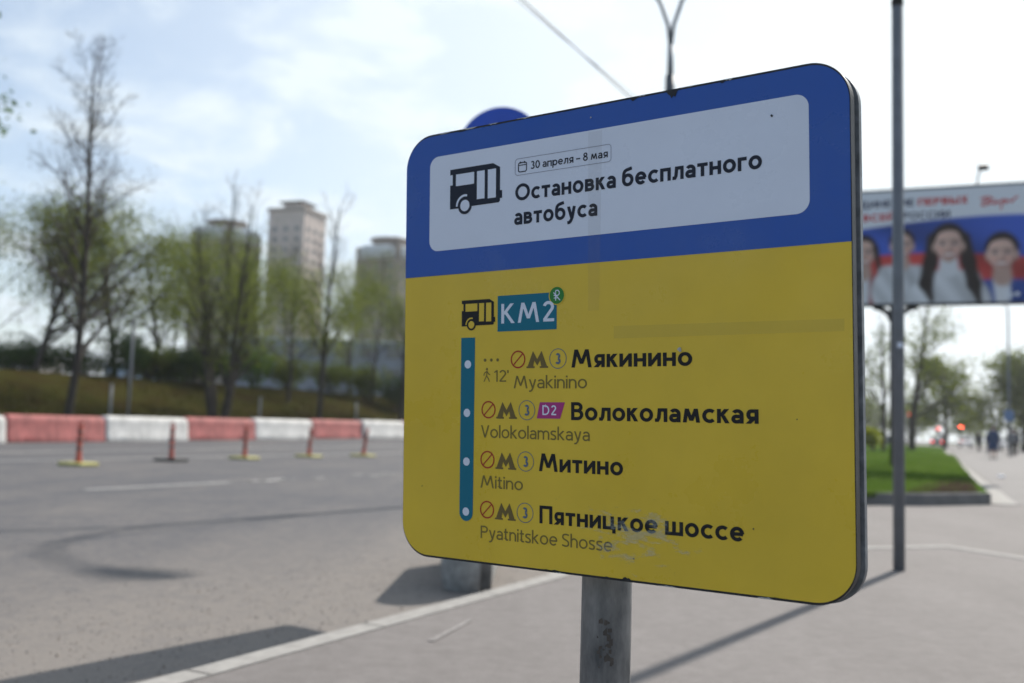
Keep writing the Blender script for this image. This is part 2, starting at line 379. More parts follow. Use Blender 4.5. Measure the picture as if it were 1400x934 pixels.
M_asph = None
def ground_material(name, base, dusty, fine=260.0, stain=.5, kerb_dust=False):
    m = bpy.data.materials.new(name); m.use_nodes = True; nt = m.node_tree; p = nt.nodes['Principled BSDF']
    p.inputs['Roughness'].default_value = .88; p.inputs['Specular IOR Level'].default_value = .25
    geo = nt.nodes.new('ShaderNodeNewGeometry')
    def nz(scale, det, rough=.6, stretch=None):
        n = nt.nodes.new('ShaderNodeTexNoise'); n.inputs['Scale'].default_value = scale; n.inputs['Detail'].default_value = det; n.inputs['Roughness'].default_value = rough
        if stretch:
            mp = nt.nodes.new('ShaderNodeMapping'); mp.inputs['Rotation'].default_value = (0, 0, R(26)); mp.inputs['Scale'].default_value = stretch
            nt.links.new(geo.outputs['Position'], mp.inputs[0]); nt.links.new(mp.outputs[0], n.inputs['Vector'])
        else: nt.links.new(geo.outputs['Position'], n.inputs['Vector'])
        return n.outputs['Fac']
    def mr(v, a, b, c, d):
        n = nt.nodes.new('ShaderNodeMapRange'); nt.links.new(v, n.inputs['Value'])
        for k, q in zip(('From Min', 'From Max', 'To Min', 'To Max'), (a, b, c, d)): n.inputs[k].default_value = q
        return n.outputs[0]
    def mth(op, a, b):
        n = nt.nodes.new('ShaderNodeMath'); n.operation = op
        for i, q in enumerate((a, b)):
            if isinstance(q, (int, float)): n.inputs[i].default_value = q
            else: nt.links.new(q, n.inputs[i])
        return n.outputs[0]
    big = nz(.35, 6, .6); mid = nz(3.0, 6, .65); speck = nz(13, 6, .8); grit = nz(fine, 3, .7); lanes = nz(.5, 4, .55, (2.2, .12, 1))
    mixc = nt.nodes.new('ShaderNodeMixRGB'); mixc.inputs[1].default_value = (*base, 1); mixc.inputs[2].default_value = (*dusty, 1)
    f = mth('ADD', mth('MULTIPLY', mr(big, .35, .65, 0, 1), .45), mth('MULTIPLY', mr(lanes, .35, .65, 0, 1), .35))
    f = mth('ADD', f, mth('MULTIPLY', mr(mid, .3, .7, -.5, .5), .45)); f = mth('ADD', f, mth('MULTIPLY', mr(speck, .36, .64, -.5, .5), .80))
    if kerb_dust:      # pale grit swept against the kerb by passing wheels
        dot = nt.nodes.new('ShaderNodeVectorMath'); dot.operation = 'DOT_PRODUCT'; dot.inputs[1].default_value = (-.882, .471, 0)
        nt.links.new(geo.outputs['Position'], dot.inputs[0])
        d = mth('ADD', dot.outputs['Value'], mth('MULTIPLY', mr(big, .3, .7, -1, 1), .9))
        d = mth('ADD', d, mth('MULTIPLY', mr(mid, .3, .7, -1, 1), .35))
        f = mth('ADD', mth('MULTIPLY', f, .7), mr(d, 6.6, 3.4, -.1, .75))
    nt.links.new(mr(f, 0, 1, 0, 1), mixc.inputs[0])
    mul = nt.nodes.new('ShaderNodeMixRGB'); mul.blend_type = 'MULTIPLY'; mul.inputs[0].default_value = 1
    nt.links.new(mixc.outputs[0], mul.inputs[1])
    g = nt.nodes.new('ShaderNodeCombineColor'); gv = mr(grit, .38, .62, .70, 1.28)
    for i in range(3): nt.links.new(gv, g.inputs[i])
    nt.links.new(g.outputs[0], mul.inputs[2]); nt.links.new(mul.outputs[0], p.inputs['Base Color'])
    bp = nt.nodes.new('ShaderNodeBump'); bp.inputs['Strength'].default_value = .25; bp.inputs['Distance'].default_value = .004
    nt.links.new(grit, bp.inputs['Height']); nt.links.new(bp.outputs[0], p.inputs['Normal'])
    return m
M_road = ground_material('asphalt', (.090, .090, .098), (.205, .184, .166), kerb_dust=True)
M_pave = ground_material('pavement_asphalt', (.165, .150, .142), (.215, .197, .188))
M_path = ground_material('path_asphalt', (.185, .174, .168), (.225, .212, .205))
M_kerb = mat('kerb_concrete', (.31, .295, .275), .9, .16, 14, bump=.2)
M_kerb2 = mat('kerb_concrete_dark', (.17, .165, .16), .9, .2, 10, bump=.2)
M_white = mat('road_paint', (.42, .41, .39), .8, .35, 9)
M_earth = mat('bare_earth', (.045, .032, .024), .95, .35, 6, spec=0.0, bump=.4)
M_far = mat('far_ground', (.07, .085, .035), .95, .3, .05, spec=0.0)
M_lawn = mat('lawn_turf', (.055, .105, .016), .95, .3, 1.2, spec=0.0, var_col=(.085, .145, .024), bump=.3)
M_bank = mat('bank_soil', (.052, .036, .014), .95, .3, .9, spec=0.0, var_col=(.045, .046, .011), bump=.5)

g = MB().slab([(-700, -120), (900, -120), (900, 1300), (-700, 1300)], -.5, -.30).build('ground', M_far); tag(g, kind='structure')
# carriageway: a lofted sheet
mb = MB(); us = [-60 + 4 * i for i in range(100)]; vs_ = [-3 + 1.5 * i for i in range(21)]
vv, ff = [], []
for u in us:
    for v in vs_:
        p = uv(u, v); vv.append((p.x, p.y, z_road(u, v)))
n = len(vs_)
for i in range(len(us) - 1):
    for j in range(n - 1): ff.append((i * n + j, (i + 1) * n + j, (i + 1) * n + j + 1, i * n + j + 1)[::-1])
mb.add(vv, [f[::-1] for f in ff], 0, True); tag(mb.build('road', M_road), kind='structure')
# embankment
mb = MB(); us = [-50 + 1.5 * i for i in range(230)]; vs_ = [27.0 + .6 * i for i in range(18)] + [38 + 3 * i for i in range(6)] + [60, 90, 140]
vv, ff = [], []
for u in us:
    for v in vs_:
        p = uv(u, v); q = noise.noise(Vector((p.x * .35, p.y * .35, 0))) * .22 + noise.noise(Vector((p.x * 1.3, p.y * 1.3, 3))) * .10
        vv.append((p.x, p.y, z_bank(u, v) + q * sstep(28, 31, v) - (.1 if v < 27.3 else 0)))
n = len(vs_)
for i in range(len(us) - 1):
    for j in range(n - 1): ff.append((i * n + j, (i + 1) * n + j, (i + 1) * n + j + 1, i * n + j + 1))
tag(mb.add(vv, ff, 0, True).build('embankment_terrain', M_bank), kind='structure')

# pavement: kerbed edge (azimuth 28 by the stop), then the driveway mouth
KA = Vector((-6.5, -6.72)); KB = Vector((.26, 5.95))
kerb_line = [KA, KB, Vector((.62, 7.4)), Vector((1.0, 11.6))]
MB().slab([(-6.5, -6.72), (60, -6.72), (95, 60), (140, 260), (82, 260), (24.5, 75), (1.0, 11.6), (.62, 7.4), (.26, 5.95)], -.14, 0.0).build('pavement', M_pave)['kind'] = 'structure'
def strip(name, pts, wd, z0, z1, m, side=1):
    """A kerb: a thin raised run along a plan line, laid to the right of it."""
    mb = MB(); n = len(pts); L, Rr = [], []
    for i, p in enumerate(pts):
        a = (pts[i] - pts[i - 1]).normalized() if i else (pts[1] - pts[0]).normalized()
        b = (pts[i + 1] - pts[i]).normalized() if i < n - 1 else a
        t = (a + b).normalized(); nn = Vector((t.y, -t.x)) * side
        L.append(p); Rr.append(p + nn * wd / max(.4, t.dot(a)))
    vs = [(p.x, p.y, z) for z in (z1, z0) for p in L] + [(p.x, p.y, z) for z in (z1, z0) for p in Rr]
    fs = []
    for i in range(n - 1):
        l1, l0, r1, r0 = i, n + i, 2 * n + i, 3 * n + i
        fs += [(l1, r1, r1 + 1, l1 + 1), (l0, l1, l1 + 1, l0 + 1), (r1, r0, r0 + 1, r1 + 1)]
    fs += [(0, n, 3 * n, 2 * n), (n - 1, 3 * n - 1, 4 * n - 1, 2 * n - 1)]
    o = mb.add(vs, fs).build(name, m); o['kind'] = 'structure'; return o
V2 = lambda *a: Vector(a)
mb = MB(); kd = (KB - KA).normalized(); kn = Vector((kd.y, -kd.x)); kk = .55
while kk < (KB - KA).length:
    a_ = KA + kd * kk + kn * -.014; b_ = a_ + kn * .114; e_ = kd * .004
    mb.add([(*(a_ - e_), .0085), (*(b_ - e_), .0085), (*(b_ + e_), .0085), (*(a_ + e_), .0085)], [(0, 1, 2, 3)]); kk += 1.0
mb.build('kerb_joint_line', mat('joint_dirt', (.15, .14, .13), .95))['kind'] = 'structure'
strip('road_kerb', [p + V2(-.012, 0) for p in kerb_line], .112, -.16, .006, M_kerb)
strip('flush_kerb', [V2(.80, 7.25), V2(2.84, 8.02), V2(3.65, 8.33), V2(5.3, 4.3)], .13, -.1, .005, M_kerb)
# lawn between the road and the footpath
edge_r = [V2(6.72, 13.95), V2(8.1, 17.2), V2(10.84, 23.75), V2(17.5, 39.5), V2(32.4, 74.3), V2(57, 132)]
front = [V2(1.15, 11.75), V2(4.6, 13.1), V2(5.5, 13.25), V2(6.72, 13.95)]
left_far = [V2(57, 160), V2(24.6, 75)]
def z_lawn(x, y):
    return .125 + .03 * sstep(0, 5, (y - 13.5) - .3 * (x - 5)) * sstep(0, 3, 1.2 + (.42 * (y - 13.95) + 6.72 - x))
ol = front + edge_r[1:] + left_far
bm = bmesh.new()
bvs = [bm.verts.new((p.x, p.y, .12)) for p in ol]; fc = bm.faces.new(bvs)
bmesh.ops.triangulate(bm, faces=[fc]); bmesh.ops.subdivide_edges(bm, edges=bm.edges[:], cuts=6, use_grid_fill=True)
for v in bm.verts: v.co.z = z_lawn(v.co.x, v.co.y)
bm.normal_update()
if sum(f.normal.z for f in bm.faces) < 0: bmesh.ops.reverse_faces(bm, faces=bm.faces[:])
me = bpy.data.meshes.new('lawn'); bm.to_mesh(me); bm.free(); me.materials.append(M_lawn)
for p in me.polygons: p.use_smooth = True
lawn = bpy.data.objects.new('lawn', me); col.objects.link(lawn); lawn['kind'] = 'structure'
strip('lawn_kerb', front, .12, -.05, .155, M_kerb2, -1)
strip('path_kerb', edge_r, .34, -.05, .012, M_kerb)
strip('lawn_roadside_kerb', [V2(1.15, 11.75), V2(24.6, 75), V2(57, 160)], .15, -.16, .13, M_kerb)
MB().add([(p.x, p.y, z_lawn(p.x, p.y) + .045) for p in (V2(5.3, 13.36), V2(6.60, 14.05), V2(8.9, 19.4), V2(8.1, 18.4), V2(6.8, 16.2), V2(5.9, 14.6))], [(0, 1, 2, 3, 4, 5)]).build('bare_soil_ground', M_earth)['kind'] = 'structure'
MB().slab([(7.1, 14.0), (60, 8), (95, 60), (140, 260), (112, 260), (57.6, 132), (32.9, 74.3), (18.0, 39.5), (11.3, 23.75)], -.05, .004).build('footpath', M_path)['kind'] = 'structure'

# painted lines
def dash(u0, u1, v, wd=.14):
    vs, fs = [], []; n = max(1, int((u1 - u0) / 4)); 
    for i in range(n + 1):
        u = u0 + (u1 - u0) * i / n
        for s in (-1, 1):
            p = uv(u, v + s * wd / 2); vs.append((p.x, p.y, z_road(u, v + s * wd / 2) + .006))
    return vs, [(2 * i, 2 * i + 2, 2 * i + 3, 2 * i + 1)[::-1] for i in range(n)]
mb = MB()
vs, fs = dash(9.4, 12.15, 10.72); mb.add(vs, [f[::-1] for f in fs])
for k in range(1, 6):
    vs, fs = dash(9.4 + 9 * k, 11.9 + 9 * k, 10.72, .10); mb.add(vs, [f[::-1] for f in fs])
for k in range(-3, 0):
    vs, fs = dash(9.4 + 9 * k, 11.9 + 9 * k, 10.72, .13); mb.add(vs, [f[::-1] for f in fs])
for k in range(26):      # worn-away remains of the lane dash
    u_, v_ = rnd.uniform(12.3, 20.5), 10.72 + rnd.gauss(0, .10); q_ = rnd.uniform(.04, .16)
    mb.add([(*uv(u_ + a * q_ * rnd.uniform(.6, 1.4), v_ + b * q_ * .5 * rnd.uniform(.5, 1.2)), -.112) for a, b in ((-1, -1), (-1, 1), (1, 1), (1, -1))], [(0, 3, 2, 1)])
vs, fs = dash(-40, 150, 18.0, .16); mb.add(vs, [f[::-1] for f in fs])
vs, fs = dash(-40, 150, 21.5, .16); mb.add(vs, [f[::-1] for f in fs])
mb.build('road_marking', M_white)['kind'] = 'structure'
JA, JB = (-.30, 4.07), (-.155, 4.53)
# pale joint line scratched across the pavement by the kerb
MB().add([(JA[0], JA[1], .004), (JA[0] + .025, JA[1] - .012, .004), (JB[0] + .02, JB[1] - .01, .004), (JB[0], JB[1], .004)], [(0, 1, 2, 3)]).build('pavement_joint_line', mat('pavement_scratch', (.25, .232, .222), .9, .3, 30))['kind'] = 'structure'

# thin spring haze over the whole place
hb = MB(); hb.box((100, 590, 39.3), (1640, 1440, 80)); hz = hb.build('haze', [bpy.data.materials.new('haze_air')])
tag(hz, 'thin pale haze hanging over the road and the towers', 'haze', kind='stuff')
hm = hz.data.materials[0]; hm.use_nodes = True; hn = hm.node_tree; hn.nodes.remove(hn.nodes['Principled BSDF'])
hv = hn.nodes.new('ShaderNodeVolumePrincipled'); hv.inputs['Color'].default_value = (.93, .96, 1, 1); hv.inputs['Density'].default_value = .0004; hv.inputs['Anisotropy'].default_value = .35
hn.links.new(hv.outputs[0], hn.nodes['Material Output'].inputs['Volume'])

# loose grit swept along the kerb
gt = MB(); r = random.Random(77)
for i in range(9000):
    k = r.uniform(1.5, 16); v = .03 + abs(r.gauss(0, .9)) + (r.random() ** 2) * 1.2; c = KB - kd * (8.2 - k) - kn * v
    if c.y > KB.y + 3: continue
    q = r.uniform(.002, .0055) * (1.7 if r.random() < .03 else 1); mi = r.randint(0, 2)
    tp = [Vector((c.x + q * r.uniform(.6, 1.2) * math.cos(a + .5), c.y + q * r.uniform(.6, 1.2) * math.sin(a + .5), -.121 + q * r.uniform(.2, .5))) for a in (0, 1.6, 3.1, 4.7)]
    ap = Vector((c.x, c.y, -.12 + q * 1.1))
    gt.add(tp + [ap], [(0, 1, 4), (1, 2, 4), (2, 3, 4), (3, 0, 4)], mi)
tag(gt.build('road_grit', [mat('grit_pale', (.34, .31, .28), .9), mat('grit_dark', (.10, .096, .09), .9), mat('grit_brown', (.16, .12, .09), .9)]), 'loose grit and small stones swept along the kerb', 'gravel', kind='stuff')

# ------------------------------------------------------------------ the bus-stop sign
M_yel = mat('sign_yellow', (.72, .50, .036), .30, .06, 5, spec=.45, bump=.012)
M_blue = mat('sign_blue', (.015, .085, .40), .30, .06, 6, spec=.45)
M_wht = mat('sign_white', (.70, .75, .87), .34, .03, 5, spec=.4)
M_blk = mat('print_black', (.018, .018, .020), .5, spec=.2)
M_navy = mat('print_dark_blue', (.022, .026, .042), .5, spec=.2)
M_gry = mat('print_grey', (.20, .155, .045), .55, spec=.2)
M_metro = mat('print_brown_grey', (.17, .125, .045), .55, spec=.2)
M_teal = mat('print_teal', (.012, .16, .24), .45, spec=.2)
M_red = mat('print_red', (.40, .035, .03), .5, spec=.2)
M_ring = mat('print_blue_grey', (.12, .16, .22), .5, spec=.2)
M_mag = mat('print_magenta', (.42, .05, .22), .5, spec=.2)
M_grn = mat('print_green', (.04, .22, .05), .5, spec=.2)
M_out = mat('print_outline', (.30, .32, .40), .5, spec=.2)
M_edge = mat('dark_steel_edge', (.035, .036, .04), .5, .4, 40, metal=.5)
M_alu = mat('aluminium_profile', (.15, .155, .165), .5, .55, 45, metal=.15, stretch=(1, 1, .2))
M_galv = mat('galvanised_steel', (.17, .18, .19), .62, .45, 22, metal=.35, bump=.15, var_col=(.34, .34, .34), stretch=(1, 1, .35))
M_rust = mat('rust_brown', (.10, .085, .075), .8, .3, 40)
M_chip = mat('bare_metal_chip', (.42, .43, .42), .6, .3, 60)

for m_ in (M_yel, M_blue, M_wht):      # hand-wiped dust: gloss varies over the plate
    q_ = m_.node_tree; t_ = q_.nodes.new('ShaderNodeTexCoord'); n_ = q_.nodes.new('ShaderNodeTexNoise'); n_.inputs['Scale'].default_value = 6; n_.inputs['Detail'].default_value = 7; n_.inputs['Roughness'].default_value = .65
    r_ = q_.nodes.new('ShaderNodeMapRange'); r_.inputs['From Min'].default_value = .35; r_.inputs['From Max'].default_value = .65; r_.inputs['To Min'].default_value = .20; r_.inputs['To Max'].default_value = .52
    q_.links.new(t_.outputs['Object'], n_.inputs['Vector']); q_.links.new(n_.outputs['Fac'], r_.inputs['Value']); q_.links.new(r_.outputs[0], q_.nodes['Principled BSDF'].inputs['Roughness'])
sign = thing('bus_stop_sign', 'tilted square sign with blue top and yellow list of bus stops on a grey post', 'sign', (.124, 1.46, .996))
SR = Euler((0, 0, R(-35.13))).to_matrix() @ Euler((R(2.224), 0, 0)).to_matrix() @ Euler((0, R(-.196), 0)).to_matrix()
sign.rotation_euler = SR.to_euler()
W2, H2 = .373, .350
pl = MB().prism(rrect(-W2, -H2, W2, H2, .055, 14), .0006, .017, 0, 0).build('sign_plate', M_edge, sign)
MB().prism(rrect(-W2 + .004, -H2 + .004, W2 - .004, H2 - .006, .05, 14), .0172, .030, 0, 0).build('channel_frame', M_alu, sign)
MB().prism(rrect(-W2 + .001, -H2 - .002, W2 + .002, H2 - .003, .052, 14), .0302, .041, 0, 0).build('back_plate', mat('back_plate_grey', (.19, .20, .215), .5, .5, 30, metal=.2), sign)
ins = .0034
yo = rrect(-W2 + .001, -H2 + ins, W2 - .001, .1116, .053, 14)
yo = [(W2 - .001, .1116), (-W2 + .001, .1116)] + arc(-W2 + .054, -H2 + ins + .053, .053, .053, 180, 270, 14) + arc(W2 - .054, -H2 + ins + .053, .053, .053, 270, 360, 14)
bo = [(-W2 + .001, .1120), (W2 - .001, .1108)] + arc(W2 - .054, H2 - ins - .053, .053, .053, 0, 90, 14) + arc(-W2 + .054, H2 - ins - .053, .053, .053, 90, 180, 14)
Y0 = -.0002
poly(MB(), yo, Y0).build('yellow_field', M_yel, pl)
poly(MB(), bo, Y0 - .0002).build('blue_field', M_blue, pl)
poly(MB(), rrect(-.3203, .1525, .3196, .3108, .018, 10), Y0 - .0006).build('white_field', M_wht, pl)

def bus_icon(x0, z0, x1, z1, y, mats):
    """Side view of a bus; the box is body left, wheel-line bottom, body right, roof."""
    mb = MB(); sx, sz = (x1 - x0), (z1 - z0)
    q = lambda *p: [(x0 + a * sx, z0 + b * sz) for a, b in p]
    poly(mb, q((0, 0), (.40, 0), (.42, .015), (.94, .02), (.96, .06), (.96, .88), (.83, 1), (0, 1)), y, 0)
    poly(mb, q((.955, .12), (1.0, .12), (1.0, .31), (.955, .31)), y - .00003, 0)
    for a, b, c, d in ((.115, .565, .47, .86), (.525, .165, .672, .86), (.732, .15, .885, .86), (-.01, .60, .05, .86)):
        poly(mb, q((a, b), (c, b), (c, d), (a, d)), y - .0001, 1)
    cx, cz = x0 + .295 * sx, z0 + .05 * sz; r = .135 * sx
    # wheel with a pale arch round its front
    vs, fs = stroke(arc(cx, cz, r * 1.18, r * 1.18, 75, 180, 14), r * .25); mb.add([(v.x, y - .00015, v.y) for v in vs], fs, 1)
    poly(mb, [(x0 + .14 * sx, z0 - .005), (x0 + .5 * sx, z0 - .005), (x0 + .5 * sx, z0), (x0 + .14 * sx, z0)], y - .00012, 1) if False else None
    disc(mb, cx, cz, r, y - .0002, 0); disc(mb, cx, cz, r * .66, y - .00025, 1)
    return mb
TX = Y0 - .0010
bus_icon(-.2768, .2193, -.1716, .2849, TX, 0).build('bus_pictogram', [M_navy, M_wht], pl)
bus_icon(-.2509, .0255, -.1840, .0675, Y0 - .0004, 0).build('bus_pictogram', [M_blk, M_yel], pl)
# date capsule with calendar mark
mb = MB()
line(mb, rrect(-.1466, .2592, .0254, .2852, .005, 5), .0009, TX, 1, True)
line(mb, rrect(-.1404, .2640, -.1250, .2785, .003, 4), .0016, TX - .00005, 0, True); line(mb, [(-.1404, .2745), (-.1250, .2745)], .0014, TX - .0001, 0)
for x in (-.1365, -.1290): line(mb, [(x, .2770), (x, .2805)], .0016, TX - .00015, 0)
write(mb, '30 апреля – 8 мая', -.1174, .2660, .0199, .0122, .15, TX, 0)
mb.build('date_capsule', [M_navy, M_out], pl)
mb = MB(); write(mb, 'Остановка бесплатного', -.1462, .2190, .2559, .0262, .186, TX); write(mb, 'автобуса', -.1479, .1810, .0022, .0262, .186, TX)
mb.build('heading_lettering', M_navy, pl)
# route badge
TY = Y0 - .0004
mb = MB(); poly(mb, [(-.1793, .0147), (-.0690, .0149), (-.0690, .0712), (-.1793, .0712)], TY, 0)
write(mb, 'KM2', -.1720, .0272, -.0733, .0310, .150, TY - .0002, 1, gap=.16)
disc(mb, -.0687, .0662, .0145, TY - .0001, 3); disc(mb, -.0687, .0662, .0130, TY - .0003, 2)
G = lambda x, z: (-.0687 + x * .0075, .0662 + z * .0085)
line(mb, [G(-.25, -.95), G(-.25, .9)], .0016, TY - .0005, 1)
line(mb, [G(-.25, .9), G(.3, .9), G(.62, .6), G(.62, .25), G(.3, 0), G(-.7, 0)], .0016, TY - .00055, 1); line(mb, [G(-.7, -.45), G(.25, -.45)], .0014, TY - .00052, 1)
line(mb, [G(-.75, .55), G(.8, -.9)], .0017, TY - .0006, 1)
mb.build('route_badge', [M_teal, M_wht, M_grn, M_yel], pl)
mb = MB()
poly(mb, [(-.2514, .0072), (-.2524, -.2718)] + [(p[0], p[1]) for p in arc(-.2390, -.2718, .0134, .0138, 180, 360, 16)] + [(-.2256, -.2718), (-.2234, .0069)], TY, 0)
for x, z in ((-.2376, -.0359), (-.2387, -.1137), (-.2389, -.1913), (-.2393, -.2707)): disc(mb, x, z, .0066, TY - .0002, 1)
mb.build('route_line', [M_teal, M_wht], pl)

MET = [(0, 0), (0, .10), (.055, .10), (.30, 1), (.50, .52), (.70, 1), (.945, .10), (1, .10), (1, 0), (.62, 0), (.62, .10), (.685, .10), (.635, .44), (.50, .14), (.365, .44), (.315, .10), (.38, .10), (.38, 0)]
def stop_icons(mb, xn, xm, xr, zc):
    ring(mb, xn, zc, .0127, .0022, TY, 1); line(mb, [(xn - .0088, zc - .0088), (xn + .0088, zc + .0088)], .0019, TY - .00005, 1)
    poly(mb, [(xm + a * .0396, zc - .0137 + b * .0262) for a, b in MET], TY, 2)
    ring(mb, xr, zc, .0148, .0011, TY, 3)
    write(mb, '3', xr - .0050, zc - .0082, xr + .0050, .0164, .20, TY, 3)
MATS5 = [M_blk, M_red, M_metro, M_ring, M_gry, M_yel, M_mag, M_wht]
def stop(ru, rx0, rx1, rz, en, ex0, ex1, ez, ic):
    mb = MB(); stop_icons(mb, *ic); write(mb, ru, rx0, rz, rx1, .0268, .182, TY, 0); write(mb, en, ex0, ez, ex1, .0195, .118, TY, 4)
    return mb
mb = stop('Мякинино', -.0432, .1532, -.0436, 'Myakinino', -.1478, -.0156, -.0745, (-.1398, -.1238, -.0665, -.0297))
for x in (-.2034, -.1910, -.1787): disc(mb, x, -.0297, .0026, TY, 4, 16)
disc(mb, -.1995, -.0440, .0021, TY, 4, 16)
for pts in ([(-.1995, -.0465), (-.2002, -.0548)], [(-.2002, -.0545), (-.2052, -.0640)], [(-.2000, -.0548), (-.1965, -.0590), (-.1945, -.0642)], [(-.1997, -.0475), (-.2045, -.0505), (-.2055, -.0545)], [(-.1993, -.0475), (-.1965, -.0515), (-.1932, -.0528)]):
    line(mb, pts, .0017, TY - .00002 * len(pts), 4)
write(mb, "12'", -.1854, -.0641, -.1575, .0182, .11, TY, 4)
mb.build('stop_row', MATS5, pl)
mb = stop('Волоколамская', -.0430, .2479, -.1219, 'Volokolamskaya', -.2105, -.0108, -.1522, (-.1960, -.1809, -.1228, -.1081))
poly(mb, [(-.1045, -.1204), (-.0623, -.1202), (-.0539, -.0955), (-.0987, -.0957)], TY, 6); write(mb, 'D2', -.0940, -.1150, -.0690, .0148, .14, TY - .0002, 7, gap=.18)
mb.build('stop_row', MATS5, pl)
stop('Митино', -.1006, .0446, -.1999, 'Mitino', -.2108, -.1295, -.2310, (-.1974, -.1816, -.1246, -.1866)).build('stop_row', MATS5, pl)
stop('Пятницкое шоссе', -.0988, .2267, -.2784, 'Pyatnitskoe Shosse', -.2096, .0272, -.3098, (-.1976, -.1820, -.1253, -.2648)).build('stop_row', MATS5, pl)

# wear: clear tape strips, scuffs, chips along the edges
def film(name, color, fac, thr=None, scale=30, stretch=(1, 1, 1), rough=.3):
    m = bpy.data.materials.new(name); m.use_nodes = True; nt = m.node_tree
    p = nt.nodes['Principled BSDF']; p.inputs['Base Color'].default_value = (*color, 1); p.inputs['Roughness'].default_value = rough
    tr = nt.nodes.new('ShaderNodeBsdfTransparent'); mx = nt.nodes.new('ShaderNodeMixShader'); out = nt.nodes['Material Output']
    nt.links.new(tr.outputs[0], mx.inputs[1]); nt.links.new(p.outputs[0], mx.inputs[2]); nt.links.new(mx.outputs[0], out.inputs['Surface'])
    if thr is None: mx.inputs[0].default_value = fac
    else:
        t = nt.nodes.new('ShaderNodeTexCoord'); mp = nt.nodes.new('ShaderNodeMapping'); mp.inputs['Scale'].default_value = stretch
        nz = nt.nodes.new('ShaderNodeTexNoise'); nz.inputs['Scale'].default_value = scale; nz.inputs['Detail'].default_value = 9; nz.inputs['Roughness'].default_value = .72
        nt.links.new(t.outputs['Object'], mp.inputs[0]); nt.links.new(mp.outputs[0], nz.inputs['Vector'])
        gr = nt.nodes.new('ShaderNodeTexGradient'); gr.gradient_type = 'SPHERICAL'
        mp2 = nt.nodes.new('ShaderNodeMapping'); mp2.inputs['Location'].default_value = (-.065 * 6.5, 0, .285 * 13); mp2.inputs['Scale'].default_value = (6.5, 0, 13)
        nt.links.new(t.outputs['Object'], mp2.inputs[0]); nt.links.new(mp2.outputs[0], gr.inputs[0])
        a = nt.nodes.new('ShaderNodeMath'); a.operation = 'MULTIPLY_ADD'; a.inputs[1].default_value = .22; nt.links.new(gr.outputs['Fac'], a.inputs[0]); nt.links.new(nz.outputs['Fac'], a.inputs[2])
        r = nt.nodes.new('ShaderNodeMapRange'); r.inputs['From Min'].default_value = thr; r.inputs['From Max'].default_value = thr + .09; r.inputs['To Max'].default_value = fac
        nt.links.new(a.outputs[0], r.inputs['Value']); nt.links.new(r.outputs[0], mx.inputs[0])
    return m
YF = Y0 - .0016
poly(MB(), [(-.0133, .0400), (.0058, .0400), (.0108, .3080), (-.0133, .3080)], YF).build('clear_tape', film('clear_tape_film', (.34, .30, .22), .07), pl)
poly(MB(), [(.0303, -.0023), (.3621, -.0028), (.3623, .0130), (.0303, .0158)], YF).build('clear_tape', film('yellowed_tape_film', (.36, .38, .16), .10), pl)
poly(MB(), [(-.10, -.3475), (.23, -.3475), (.23, -.20), (-.10, -.20)], YF - .0002).build('scuff_marks', film('scuff_film', (.55, .60, .56), .32, .66, 46, (.55, 1, 1.5), .7), pl)
mb = MB(); cr = random.Random(3)
def chip(mb, x, z, wx, wz, mi, up=False):
    k = 7; pts = []
    for i in range(k + 1): pts.append((x - wx / 2 + wx * i / k, z))
    low = [(x + wx / 2 - wx * i / k, z - wz * cr.uniform(.3, 1) * (1 if up else -1) * (math.sin(PI * i / k) + .08)) for i in range(k + 1)]
    pts = pts + low
    if up: pts = pts[::-1]
    poly(MB(), pts, Y0 - .0009 - .0001 * mi).build('edge_chip', (M_edge, M_chip)[mi], pl)
for x, wx, wz in ((.062, .018, .006), (.125, .020, .012), (-.255, .05, .003), (-.18, .02, .002), (.20, .018, .003), (-.05, .03, .002)): chip(mb, x, H2 - ins * .6, wx, wz, 0, True)
for x, wx, wz in ((-.29, .03, .0026), (-.24, .035, .003), (.21, .016, .0028), (.075, .02, .0025), (-.13, .03, .0022), (-.19, .02, .0028), (.0, .02, .002), (.15, .03, .002)): chip(mb, x, H2 - .0004, wx, wz, 1, True)
for x, wx, wz in ((-.075, .05, .004), (.05, .02, .006), (.27, .04, .003), (.02, .04, .003)): chip(mb, x, -H2 + ins * .5, wx, wz, 0)
for x, wx, wz in ((.255, .022, .0035), (.115, .03, .0016), (-.06, .02, .0018)): chip(mb, x, -H2 + .0006, wx, wz, 1)
mb = MB()
for x, z, r in ((-.0090, .3301, .0016), (.1348, -.0207, .0035), (.062, -.316, .0014), (.02, -.297, .0012), (-.33, -.235, .0012), (.27, .288, .0020), (.30, -.115, .0012), (.24, -.26, .0014)):
    k = cr.randint(5, 8); pts = [(x + r * cr.uniform(.6, 1.2) * math.cos(2 * PI * i / k), z + r * cr.uniform(.6, 1.2) * math.sin(2 * PI * i / k)) for i in range(k)]
    poly(MB(), pts, Y0 - .0014).build('surface_nick', M_chip if r > .003 or z > .3 else M_edge, pl)
# fixing bolts at the left edge
mb = MB(); mb.box((-W2 - .002, .012, .297), (.006, .012, .008), bev=.001); mb.build('edge_clip', M_alu, sign)
